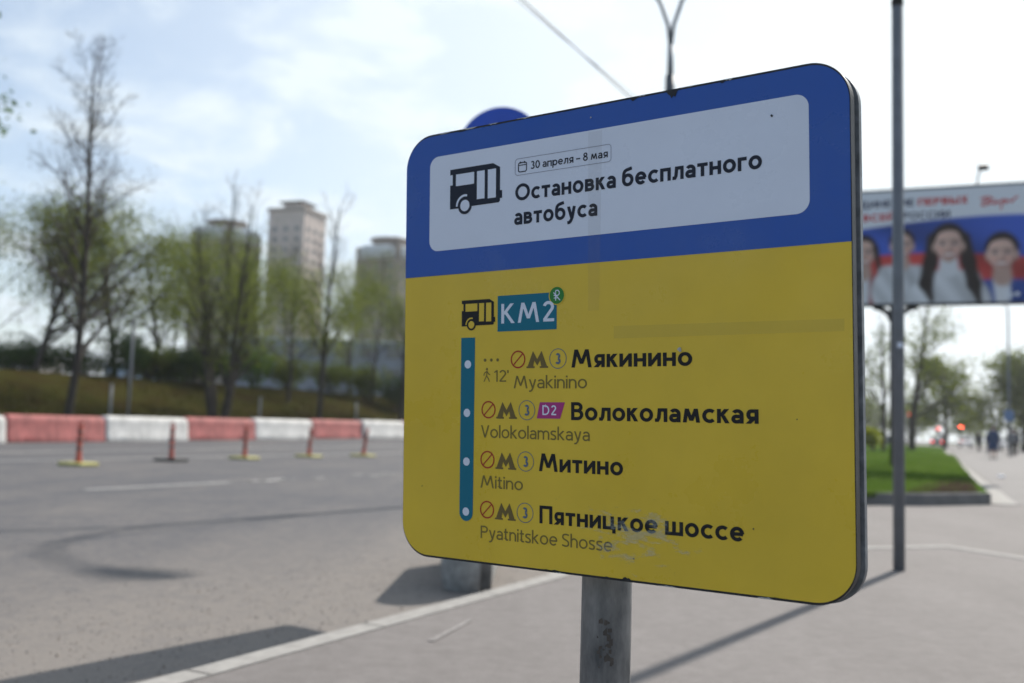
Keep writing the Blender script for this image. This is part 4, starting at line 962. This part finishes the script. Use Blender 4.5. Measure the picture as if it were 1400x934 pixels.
tree('bare_tree', 'slender leafless tree rising just above the multi-stem tree', (-14.5, 50.6, zb(-14.5, 50.6)), M_bud, group=GT, seed=62, height=10.8, trunk_r=.13, first=.3, spread=30, nb=18, ratio=.26, lv=4, leaf_n=300, leaf_s=.1, up=.6)
for i, (x, y, h, sd_, lab) in enumerate(((-3.0, 62, 9, 71, 'leafy tree on the bank hidden behind the left half of the sign'), (1.5, 68, 10, 72, 'leafy tree on the bank hidden behind the middle of the sign'), (7.0, 80, 10, 73, 'leafy tree on the bank hidden behind the right half of the sign'))):
    tree('leafy_tree', lab, (x, y, zb(x, y)), M_leaf, group=GT, seed=sd_, height=h, trunk_r=.18, first=.2, spread=44, nb=14, ratio=.45, lv=3, leaf_n=1300, leaf_s=.22, leaf_lo=.15)

def bush(name, label, loc, rx, h, leafm, seed, n=2200, ls=.16, group=None, cat='bush', trimmed=False):
    t = thing(name, label, cat, loc, 0, group); r = random.Random(seed); st = MB(); cr_ = MB()
    lobes = [(Vector((r.uniform(-.55, .55) * rx, r.uniform(-.5, .5) * rx, h * r.uniform(.35, .68))), r.uniform(.38, .6) * rx) for _ in range(9)]
    for c, q in lobes:
        st.tube([(r.uniform(-.08, .08), r.uniform(-.08, .08), -.2), c * .5 + Vector((0, 0, .05)), c], [.04, .025, .01], 4, cap=False)
    for i in range(n):
        c, q = r.choice(lobes); d = Vector((r.gauss(0, 1), r.gauss(0, 1), r.gauss(0, 1))).normalized() * q * (r.random() ** .33) * (1.0 if r.random() < .9 else 1.2)
        d.z *= h / (2 * rx) * 1.25; p = c + d
        if p.z < .05: p.z = r.uniform(.05, .3)
        s_ = ls * r.uniform(.6, 1.2); e = Euler((r.uniform(-1.3, 1.3), r.uniform(-1.3, 1.3), r.uniform(0, 6.28))).to_matrix()
        cr_.add([p + e @ Vector(v) for v in ((-s_ * .5, 0, 0), (0, -s_ * .35, 0), (s_ * .5, 0, 0), (0, s_ * .35, 0))], [(0, 1, 2, 3)])
    st.build('stems', M_bark, t); cr_.build('foliage', leafm, t)
    return t
GB = 'bushes on top of the embankment'
for lab, x, y, rx, h, m, sd_ in (
    ('dark green bush beside the trunk of the tall bare tree', -17.6, 46.4, 1.7, 2.5, M_leafd, 1), ('dark bush at the far left under the forked tree', -23.5, 47.5, 2.3, 1.7, M_leafd, 2),
    ('bright green bush right of the multi-stem tree base', -14.7, 56.6, 1.5, 2.7, M_leafb, 3), ('dark bush left of the multi-stem tree base', -15.0, 49.0, 1.7, 2.1, M_leafd, 4),
    ('dark bush at the edge of the yellow sign on the bank', -6.9, 60.5, 1.5, 2.3, M_leafd, 5), ('low olive bush between tall tree and multi-stem tree', -18.9, 55.5, 2.4, 1.6, M_leaf2, 6),
    ('dark bush under the pale green tree right of the tall trunk', -16.9, 50.0, 1.6, 1.8, M_leafd, 7), ('wide dark bush between the forked tree and the tall bare tree', -20.6, 48.5, 2.0, 1.8, M_leafd, 8),
    ('tall green bush before the grey-blue building, below the tallest tower', -13.0, 58.5, 1.7, 2.5, M_leaf2, 9), ('green bush before the grey-blue building, beside the thin tree', -10.9, 59.5, 1.6, 2.2, M_leaf2, 10),
    ('loose green bush before the grey-blue building, left of the sign', -8.7, 60.0, 1.5, 2.6, M_leaf2, 11), ('spreading dark bush under the broad light green tree', -17.2, 54.0, 2.2, 2.6, M_leafd, 12),
    ('dark bush by the left edge of the photo, beside the forked tree', -24.8, 51.0, 2.4, 2.6, M_leafd, 13), ('olive bush behind the thin tall grey post', -17.4, 48.0, 1.4, 1.9, M_leaf2, 14)):
    bush('bush', lab, (x, y, zb(x, y) - .05), rx, h, m, sd_, group=GB)
# dry grass over the bank
gr = MB(); r = random.Random(5)
for i in range(16000):
    u = r.uniform(-6, 75); v = r.uniform(28, 38); p = uv(u, v); z = z_bank(u, v); hgt = r.uniform(.04, .17); a = r.uniform(0, 6.28); wd_ = .03
    gr.add([(p.x - wd_ * math.cos(a), p.y - wd_ * math.sin(a), z - .1), (p.x + wd_ * math.cos(a), p.y + wd_ * math.sin(a), z - .1), (p.x + r.uniform(-.15, .15), p.y + r.uniform(-.15, .15), z + hgt)], [(0, 1, 2)])
tag(gr.build('bank_grass', leafmat('dry_grass', (.062, .042, .012), (.045, .052, .009), .05, .25)), 'dry brown and green grass covering the embankment behind the barrier', 'grass', kind='stuff')
gr = MB()
for i in range(26000):
    t = r.random() ** 1.7; y = 13.0 + t * 34; xr = 6.62 + (y - 13.95) * .432; xl = 1.2 + (y - 11.75) * .37 + .2
    if y < 14: xl, xr = 1.8, 4.6 + (y - 13) * 1.9
    x = r.uniform(max(xl, y * .30), max(xl, xr)); z = z_lawn(x, y); hgt = r.uniform(.04, .10) * (1 + t); a = r.uniform(0, 6.28); wd_ = .008 * (1 + 1.5 * t)
    if y < 13.3 and x > 5: continue
    if x > 5.4 and y < 16.5 and x > 5.6 + (y - 13.4) * .55: 
        if r.random() < .85: continue
    gr.add([(x - wd_ * math.cos(a), y - wd_ * math.sin(a), z - .02), (x + wd_ * math.cos(a), y + wd_ * math.sin(a), z - .02), (x + r.uniform(-.04, .04), y + r.uniform(-.04, .04), z + hgt)], [(0, 1, 2)])
tag(gr.build('lawn_grass', leafmat('lawn_blades', (.10, .175, .028), (.15, .22, .045), .4, .6)), 'short bright green grass of the lawn beside the footpath', 'grass', kind='stuff')

# right-hand side planting
GR = 'trees along the footpath'
tree('park_tree', 'sparse tree with a dark slanting trunk on the lawn right of the near post', (29.0, 72.0, .2), M_leaf, group=GR, seed=81, height=10.5, trunk_r=.26, first=.22, spread=52, nb=15, ratio=.46, lv=4, leaf_n=1300, leaf_s=.26, leaf_lo=.2, lean=(.05, 0))
tree('park_tree', 'thin tree half hidden by the near grey post on the lawn', (23.6, 63.0, .2), M_leaf2, group=GR, seed=82, height=8.0, trunk_r=.17, first=.3, spread=50, nb=12, ratio=.45, lv=3, leaf_n=900, leaf_s=.24, leaf_lo=.25)
tree('willow_tree', 'soft olive green crown beyond the sparse tree, left of the red signal', (47.0, 108, -.1), M_leaf, group=GR, seed=83, height=9.8, trunk_r=.3, first=.15, spread=56, nb=18, ratio=.5, lv=3, leaf_n=5200, leaf_s=.42, leaf_lo=.08, clump=.6)
tree('leafy_tree', 'low green tree between the near post and the yellow sign', (31.0, 98, -.1), M_leaf2, group=GR, seed=84, height=6.6, trunk_r=.2, first=.15, spread=56, nb=14, ratio=.5, lv=3, leaf_n=2200, leaf_s=.4, leaf_lo=.08, clump=.5)
tree('broad_tree', 'broad dense green tree at the right edge above the people', (53.0, 103, -.1), M_leaf, group=GR, seed=85, height=10.2, trunk_r=.34, first=.15, spread=58, nb=18, ratio=.5, lv=3, leaf_n=7000, leaf_s=.44, leaf_lo=.06, clump=.6)
tree('broad_tree', 'second dense tree further right along the footpath', (60.0, 101, -.1), M_leafd, group=GR, seed=86, height=10.2, trunk_r=.36, first=.15, spread=58, nb=18, ratio=.5, lv=3, leaf_n=6500, leaf_s=.44, leaf_lo=.1, clump=.6)
tw, tcr = grow(seed=90, height=10, trunk_r=.3, first=.12, spread=56, nb=16, ratio=.5, lv=3, leaf_n=2200, leaf_s=.6, leaf_lo=.05, clump=.7)
ft = None
fr_ = random.Random(12)
mass_w = tw.build('trunk', M_bark); mass_c = tcr.build('crown', M_leaf2)
far_lab = ['far tree behind the low wide tree near the sign', 'far tree closing the road end left of the red signal', 'far tree directly behind the red traffic signal', 'far tree right of the red traffic signal', 'far tree behind the walking people', 'far tree behind the thin lamp post on the right', 'far tree beyond the sparse lawn tree', 'farthest pale tree at the end of the footpath',
           'tree on the far bank hidden by the left part of the sign', 'tree on the far bank hidden by the middle of the sign', 'tree on the far bank hidden by the right part of the sign', 'tree at the road end hidden by the right rim of the sign', 'tall tree on the far bank close behind the forked street lamp']
for i, (x, y, s_) in enumerate(((46, 165, 1.0), (60, 175, .95), (72, 180, .8), (82, 178, .75), (88, 170, .95), (96, 165, 1.1), (54, 190, 1.1), (78, 215, 1.0), (10, 100, .85), (17, 118, 1.0), (25, 136, .95), (36, 150, 1.05), (14, 92, .9))):
    t = thing('background_tree', far_lab[i], 'tree', (x, y, -.2), fr_.uniform(0, 6), 'far trees at the end of the road'); t.scale = (s_ * 1.1, s_ * 1.1, s_)
    if i == 0: mass_w.parent = t; mass_c.parent = t
    else:
        for q in (mass_w, mass_c):
            c = q.copy(); col.objects.link(c); c.parent = t
M_hedge = leafmat('leaf_yellow_green', (.22, .26, .02), (.32, .34, .03), .6)
bush('shrub', 'rounded yellow-green shrub on the lawn beside the sign edge', (21.9, 60.0, .2), 1.25, 1.45, M_hedge, 44, 2600, .14)
bush('shrub', 'low green shrub behind the yellow-green one', (24.6, 70.0, .2), 1.6, 1.5, M_leafb, 45, 1800, .2)

# ------------------------------------------------------------------ far towers and low buildings
M_glass = mat('window_glass', (.09, .095, .105), .25, spec=.6)
def tower(name, label, loc, rz, wd, h, body_m, trim_m, crown, cat='apartment tower'):
    t = thing(name, label, cat, loc, rz, 'apartment towers beyond the trees')
    b = MB(); b.box((0, 0, h / 2), (wd, wd, h)); wall = b.build('wall', body_m, t)
    if crown == 'round':
        MB().lathe([(wd * .56, h - 3.6), (wd * .70, h - 3.0), (wd * .70, h - .4), (wd * .66, h + .2), (wd * .5, h + .25)], 8).build('cornice', trim_m, t).rotation_euler = (0, 0, PI / 8)
        MB().lathe([(wd * .36, h + .2), (wd * .36, h + 2.3), (wd * .42, h + 2.4), (wd * .42, h + 2.9), (0, h + 3.2)], 20).build('penthouse', body_m, t)
    else:
        b = MB(); b.box((0, 0, h + .15), (wd + .9, wd + .9, .9)); b.build('cornice', trim_m, t)
        b = MB(); b.box((0, 0, h + 1.5), (wd * .50, wd * .50, 2.0)); pb = b.build('penthouse', body_m, t)
        b = MB(); b.box((0, 0, h + 2.75), (wd * .66, wd * .66, .5)); b.build('penthouse_roof', M_edge, pb)
    wme = None
    nfl = 15; z_lo = h - 3.9 - nfl * 2.9
    for face in range(2):           # the two faces turned to the road
        for fl_ in range(nfl):
            for c in (-.31, .0, .31):
                z = z_lo + fl_ * 2.9 + 1.4; x = c * wd; off = wd / 2 + .03
                if wme is None:
                    o = MB().box((0, 0, 0), (1.3, .10, 1.3)).build('window', M_glass, t); wme = o
                else:
                    o = wme.copy(); col.objects.link(o)
                if face == 0: o.location = (x, -off, z); o.rotation_euler = (0, 0, 0)
                else: o.location = (off, x, z); o.rotation_euler = (0, 0, PI / 2)
    return t
M_tbr = mat('tower_brick_brown', (.20, .16, .135), .9, .15, .6)
M_tpk = mat('tower_brick_pink', (.54, .45, .41), .9, .12, .5)
M_tcr = mat('tower_trim_pale', (.55, .58, .60), .9, .1, .6)
M_ttr = mat('tower_trim_pink', (.30, .25, .22), .9, .1, .6)
tower('apartment_tower', 'brown apartment tower with a pale ring cornice, left of the tallest tower', (-80.3, 274, -1), R(-26), 13.2, 53.5, M_tbr, M_tcr, 'round')
tower('apartment_tower', 'tallest apartment tower, pinkish, with a flat capped roof house', (-61.9, 279, -1), R(-20), 11.5, 60.5, M_tpk, M_ttr, 'flat')
tower('apartment_tower', 'brown apartment tower with pale cornice partly hidden by the yellow sign', (-34.0, 269, -1), R(-24), 13.2, 49.0, M_tbr, M_tcr, 'round')
def low_building(label, loc, rz, L_, D, h, mw_, cols, rows, group=None):
    t = thing('low_building', label, 'building', loc, rz)
    b = MB(); b.box((0, 0, h / 2 - 1), (L_, D, h + 2)); b.build('wall', mw_, t)
    b = MB(); b.box((0, 0, h + .15), (L_ + .4, D + .4, .3)); b.build('roof', M_tcr, t)
    o = None
    for i in range(cols):
        for j in range(rows):
            w_ = L_ / cols
            if o is None: o = MB().box((0, 0, 0), (w_ * .62, .1, h / rows * .5)).build('window', M_glass, t); q = o
            else: q = o.copy(); col.objects.link(q)
            q.location = (-L_ / 2 + w_ * (i + .5), -D / 2 - .03, h / rows * (j + .55))
    return t
low_building('long grey-blue building seen through the trees below the towers', (-20.5, 124, 2.8), R(4), 27, 12, 7.6, mat('facade_grey_blue', (.22, .25, .30), .8, .15, .8), 9, 3)
low_building('small pale blue building behind the bank, left of the multi-stem tree', (-37.5, 102, 2.8), R(8), 6.5, 6, 3.0, mat('facade_pale_blue', (.42, .52, .66), .7, .08, .8), 4, 1)
low_building('low pale building at the far left edge behind the trees', (-52, 100, 2.8), R(8), 11, 7, 4.0, mat('facade_pale', (.48, .47, .45), .8, .1, .8), 6, 1)

# thin grey posts on the bank
M_gpost = mat('grey_post', (.20, .21, .22), .6, .2, 8)
for lab, x, y, z1 in (('tall thin grey post on the bank right of the tall bare tree', -14.46, 37.87, 4.45), ('short grey post on the bank next to the tall thin one', -14.84, 37.09, 2.0), ('short grey post on the bank behind the white barrier block', -11.17, 44.6, 1.85), ('short grey post on the bank near the yellow sign', -7.9, 51.35, 1.9)):
    t = thing('bank_post', lab, 'post', (x, y, zb(x, y) - .1), 0, 'grey posts on the embankment'); h = z1 - zb(x, y) + .1
    MB().tube([(0, 0, 0), (0, 0, h)], .055, 10).build('tube', M_gpost, t); MB().lathe([(.065, h - .02), (.065, h + .02), (0, h + .06)], 10).build('post_cap', M_gpost, t)

# ------------------------------------------------------------------ people, cars and signals down the path
def skin_mesh(name, joints, bones, m, parent=None, sub=2):
    me = bpy.data.meshes.new(name); me.from_pydata([j[0] for j in joints], bones, [])
    o = bpy.data.objects.new(name, me); col.objects.link(o)
    md = o.modifiers.new('s', 'SKIN'); md.use_smooth_shade = True
    for i, j in enumerate(joints):
        sv = me.skin_vertices[0].data[i]; rr = j[1]; sv.radius = rr if isinstance(rr, tuple) else (rr, rr); sv.use_root = (i == 0)
    o.modifiers.new('d', 'SUBSURF').levels = sub
    dg = bpy.context.evaluated_depsgraph_get(); ev = o.evaluated_get(dg); nm = bpy.data.meshes.new_from_object(ev)
    o.modifiers.clear(); o.data = nm; nm.materials.clear(); nm.materials.append(m)
    for p in nm.polygons: p.use_smooth = True
    if parent is not None: o.parent = parent
    return o
M_body = mat('skin', (.42, .25, .19), .6)
def person(label, loc, rz, top, legs, hair, coat=.95, h=1.70, step=.16, skirt=False, bag=False):
    t = thing('person', label, 'person', loc, rz, 'people on the footpath'); k = h / 1.70
    V = lambda x, y, z: Vector((x, y, z)) * k
    j = [(V(0, 0, .95), (.15 * k, .11 * k)), (V(0, 0, 1.2), (.15 * k, .10 * k)), (V(0, -.01, 1.40), (.15 * k, .09 * k)), (V(0, -.01, 1.49), .055 * k), (V(0, -.025, 1.58), (.075 * k, .09 * k)), (V(0, -.02, 1.66), (.07 * k, .085 * k))]
    b = [(0, 1), (1, 2), (2, 3), (3, 4), (4, 5)]
    for s in (-1, 1):
        n = len(j); dy = s * step
        j += [(V(s * .10, 0, .88), .085 * k), (V(s * .10, dy * .55 - .03, .50), .058 * k), (V(s * .10, dy, .10), .038 * k), (V(s * .10, dy - .13, .035), .035 * k)]
        b += [(0, n), (n, n + 1), (n + 1, n + 2), (n + 2, n + 3)]
        n = len(j)
        j += [(V(s * .20, 0, 1.38), .05 * k), (V(s * .25, -dy * .3 + .03, 1.10), .042 * k), (V(s * .26, -dy * .8 - .04, .86), .032 * k), (V(s * .26, -dy * .9 - .06, .77), .034 * k)]
        b += [(2, n), (n, n + 1), (n + 1, n + 2), (n + 2, n + 3)]
    body = skin_mesh('body', j, b, M_body, t)
    # coat: a closed shell round trunk and arms
    prof = [(.20, 1.44), (.235, 1.36), (.225, 1.2), (.20, 1.05), (.22, .95), (.25, coat - .15 if coat < .9 else .85)] + ([(.29, .55)] if coat < .7 else [])
    c = MB(); c.lathe([(r_ * k, z * k) for r_, z in reversed(prof)] + [(.075 * k, 1.50 * k)], 20)
    o = c.build('coat', top, t); o.scale = (1, .66, 1)
    for s in (-1, 1):
        dy = s * step
        MB().tube([V(s * .20, 0, 1.40), V(s * .255, -dy * .3 + .03, 1.10), V(s * .265, -dy * .8 - .04, .86)], [.072 * k, .06 * k, .05 * k], 12).build('sleeve', top, t)
        if legs is not None:
            MB().tube([V(s * .10, 0, .92), V(s * .10, dy * .55 - .03, .50), V(s * .10, dy, .08)], [.105 * k, .078 * k, .062 * k], 12).build('trouser_leg', legs, t)
        sh = MB(); sh.box(V(s * .10, dy - .07, .045), (.10 * k, .27 * k, .09 * k), bev=.03); sh.build('shoe', M_cap, t)
    hr = MB(); hr.lathe([(.095 * k, -.05 * k), (.105 * k, .03 * k), (.09 * k, .09 * k), (.05 * k, .125 * k), (0, .135 * k)], 16); o = hr.build('hair', hair, t); o.location = V(0, .012, 1.625)
    for s in (-1, 1):
        MB().lathe([(.0, -.012), (.012, 0), (0, .012)], 8).build('eye', M_cap, t).location = V(s * .032, -.105, 1.615)
    if bag: 
        mb = MB(); mb.box(V(.36, -.02, .62), (.12 * k, .30 * k, .30 * k), bev=.03); mb.tube([V(.36, -.10, .76), V(.33, -.03, .92), V(.36, .06, .76)], .012, 6)
        tag(mb.build('shopping_bag', M_cap), 'dark bag carried by the person in the blue coat', 'bag'); ob = bpy.data.objects['shopping_bag']; ob.location = loc; ob.rotation_euler = (0, 0, rz)
    return t
M_coatb = mat('coat_navy', (.035, .06, .13), .8); M_drk = mat('cloth_black', (.015, .015, .018), .85); M_jean = mat('jeans', (.05, .06, .10), .85); M_gcl = mat('cloth_grey', (.16, .165, .18), .85)
M_hb = mat('hair_brown', (.05, .03, .02), .7); M_hk = mat('hair_black', (.015, .012, .011), .7)
person('person in a long navy coat with bare calves, walking on the footpath', (24.9, 51.4, .004), R(-25), M_coatb, None, M_hb, .6, 1.70, .14, bag=True)
person('person all in black standing left of the one in the navy coat', (43.5, 92.5, .004), R(160), M_drk, M_drk, M_hk, .8, 1.75, .1)
person('person in black clothes, right of the person in the navy coat', (36.2, 71.5, .004), R(-20), M_drk, M_drk, M_hk, .82, 1.78, .15)
person('person in dark jacket and jeans, partly behind the one in black', (35.8, 74.5, .004), R(-30), M_drk, M_jean, M_hk, .9, 1.7, .12)
person('person in a grey jacket cut by the right edge of the photo', (33.2, 66.0, .004), R(-24), M_gcl, M_drk, M_hb, .9, 1.74, .14)
person('person in black with a low silhouette just left of the navy coat', (46.2, 95.5, .004), R(-22), M_drk, M_drk, M_hk, .82, 1.62, .12)

M_tyre = mat('tyre_rubber', (.02, .02, .02), .85); M_rim = mat('wheel_rim', (.35, .36, .38), .35, metal=.8)
M_tail = emit('tail_lamp_red', (.8, .03, .02), 4.0)
M_head = mat('headlamp_glass', (.6, .62, .65), .15)
def car(label, loc, rz, paint, lit=False):
    t = thing('parked_car' if not lit else 'moving_car', label, 'car', loc, rz, 'cars at the end of the road')
    # profile along x (front = -x), widths vary with height
    low = [(-2.2, .35), (-2.25, .62), (-2.0, .82), (-1.0, .98), (1.75, 1.02), (2.2, .95), (2.25, .55), (2.15, .30)]
    b = MB(); n = len(low)
    vs = [(x, y * (1 if 0.3 < z < .9 else .95), z) for y in (-.88, .88) for x, z in low]
    b.add(vs, [tuple(range(n)), tuple(range(2 * n - 1, n - 1, -1))] + [(i, i + n, (i + 1) % n + n, (i + 1) % n) for i in range(n)])
    b.build('body', paint, t)
    cab = [(-1.05, .975), (-.35, 1.44), (.95, 1.48), (1.75, 1.0)]
    c = MB(); vs = [(x, s * (.80 if z < 1.1 else .64), z) for s in (-1, 1) for x, z in cab]
    c.add(vs, [(0, 1, 2, 3), (7, 6, 5, 4), (0, 4, 5, 1), (2, 6, 7, 3)]); c.build('windows', M_glass, t)
    c = MB(); c.box((.3, 0, 1.475), (1.35, 1.26, .05), bev=.02); c.build('roof', paint, t)
    for sx in (-1.38, 1.38):
        for s in (-1, 1):
            w_ = MB(); w_.tube([(sx, s * .70, .32), (sx, s * .90, .32)], .32, 20); o = w_.build('wheel', M_tyre, t)
            MB().tube([(sx, s * .9, .32), (sx, s * .905, .32)], .19, 14).build('rim', M_rim, o)
    for s in (-1, 1):
        q = MB(); q.box((2.20, s * .66, .80), (.10, .30, .16)); q.build('tail_lamp', M_tail if lit else M_red, t)
        q = MB(); q.box((-2.16, s * .62, .72), (.12, .34, .14)); q.build('headlamp', M_head, t)
    return t
M_silver = mat('paint_silver', (.50, .51, .53), .3, metal=.3, coat=.5); M_dkcar = mat('paint_dark', (.03, .035, .05), .3, coat=.5); M_whcar = mat('paint_white', (.70, .70, .70), .3, coat=.5); M_rdcar = mat('paint_red', (.30, .03, .03), .3, coat=.5)
car('silver car facing the camera at the end of the path, left of the people', (68.0, 149, 0), R(70), M_silver)
car('white car behind the people at the end of the path', (72.0, 146, 0), R(66), M_whcar)
car('dark car with lit red tail lamps below the traffic signal', (62.5, 146, -.05), R(248), M_dkcar, True)
car('dark blue car passing beyond the lawn tip', (53.5, 141, -.1), R(10), M_dkcar)
car('grey car at the right edge behind the people', (75.6, 141, 0), R(68), M_silver)
M_sig = emit('signal_red_light', (1.0, .10, .04), 30.0); M_sigd = emit('signal_red_dim', (.9, .06, .04), 7.0)
def signal(label, x, y, z, lm, r_=.18):
    t = thing('traffic_light', label, 'traffic light', (x, y, -.1), R(-24), 'red traffic lights at the crossing')
    MB().tube([(0, .2, 0), (0, .2, z + .7)], .06, 10).build('pole', M_gpost, t)
    q = MB(); q.box((0, 0, z - .25), (.42, .26, 1.15), bev=.04); hs = q.build('housing', M_cap, t)
    MB().tube([(0, -.14, z + .1), (0, -.16, z + .1)], r_, 20).build('red_lens', lm, hs)
    for dz in (-.25, -.6): MB().tube([(0, -.14, z + dz), (0, -.15, z + dz)], .12, 16).build('dark_lens', M_edge, hs)
    return t
signal('brightest red traffic light above the silver car', 67.8, 150, 3.05, M_sig, .24)
signal('dimmer red traffic light left of the brightest one', 64.4, 150, 2.65, M_sigd, .20)
signal('faint red light near the trunk of the lawn tree', 58.5, 146, 4.6, emit('signal_red_faint', (.8, .06, .05), 1.6), .16)
sl_ = thing('park_lamp', 'thin grey lamp post rising above the people at the right', 'street lamp', (31.05, 62, 0), R(-24))
MB().tube([(0, 0, -.2), (0, 0, 9.3)], [.085, .05], 12).build('post', M_lamp, sl_)
MB().tube([(0, 0, 9.25), (-.3, 0, 9.6), (-1.1, 0, 9.75)], .035, 8).build('arm', M_lamp, sl_)
q = MB(); q.tube([(-1.0, 0, 9.74), (-1.3, 0, 9.76), (-1.7, 0, 9.72)], [.05, .12, .04], 10); q.build('lamp_head', M_lamp, sl_)
q = MB(); q.box((-.02, -.09, 2.55), (.55, .03, .7), bev=.01); q.build('notice_plate', mat('plate_blue', (.12, .20, .36), .5), sl_)
lt = MB(); lt.box((11.98, 24.34, .05), (.15, .11, .05), Euler((.2, .1, .4)).to_matrix(), bev=.02)
tag(lt.build('paper_litter', M_wht), 'scrap of white paper lying on the footpath right of the lawn', 'litter')
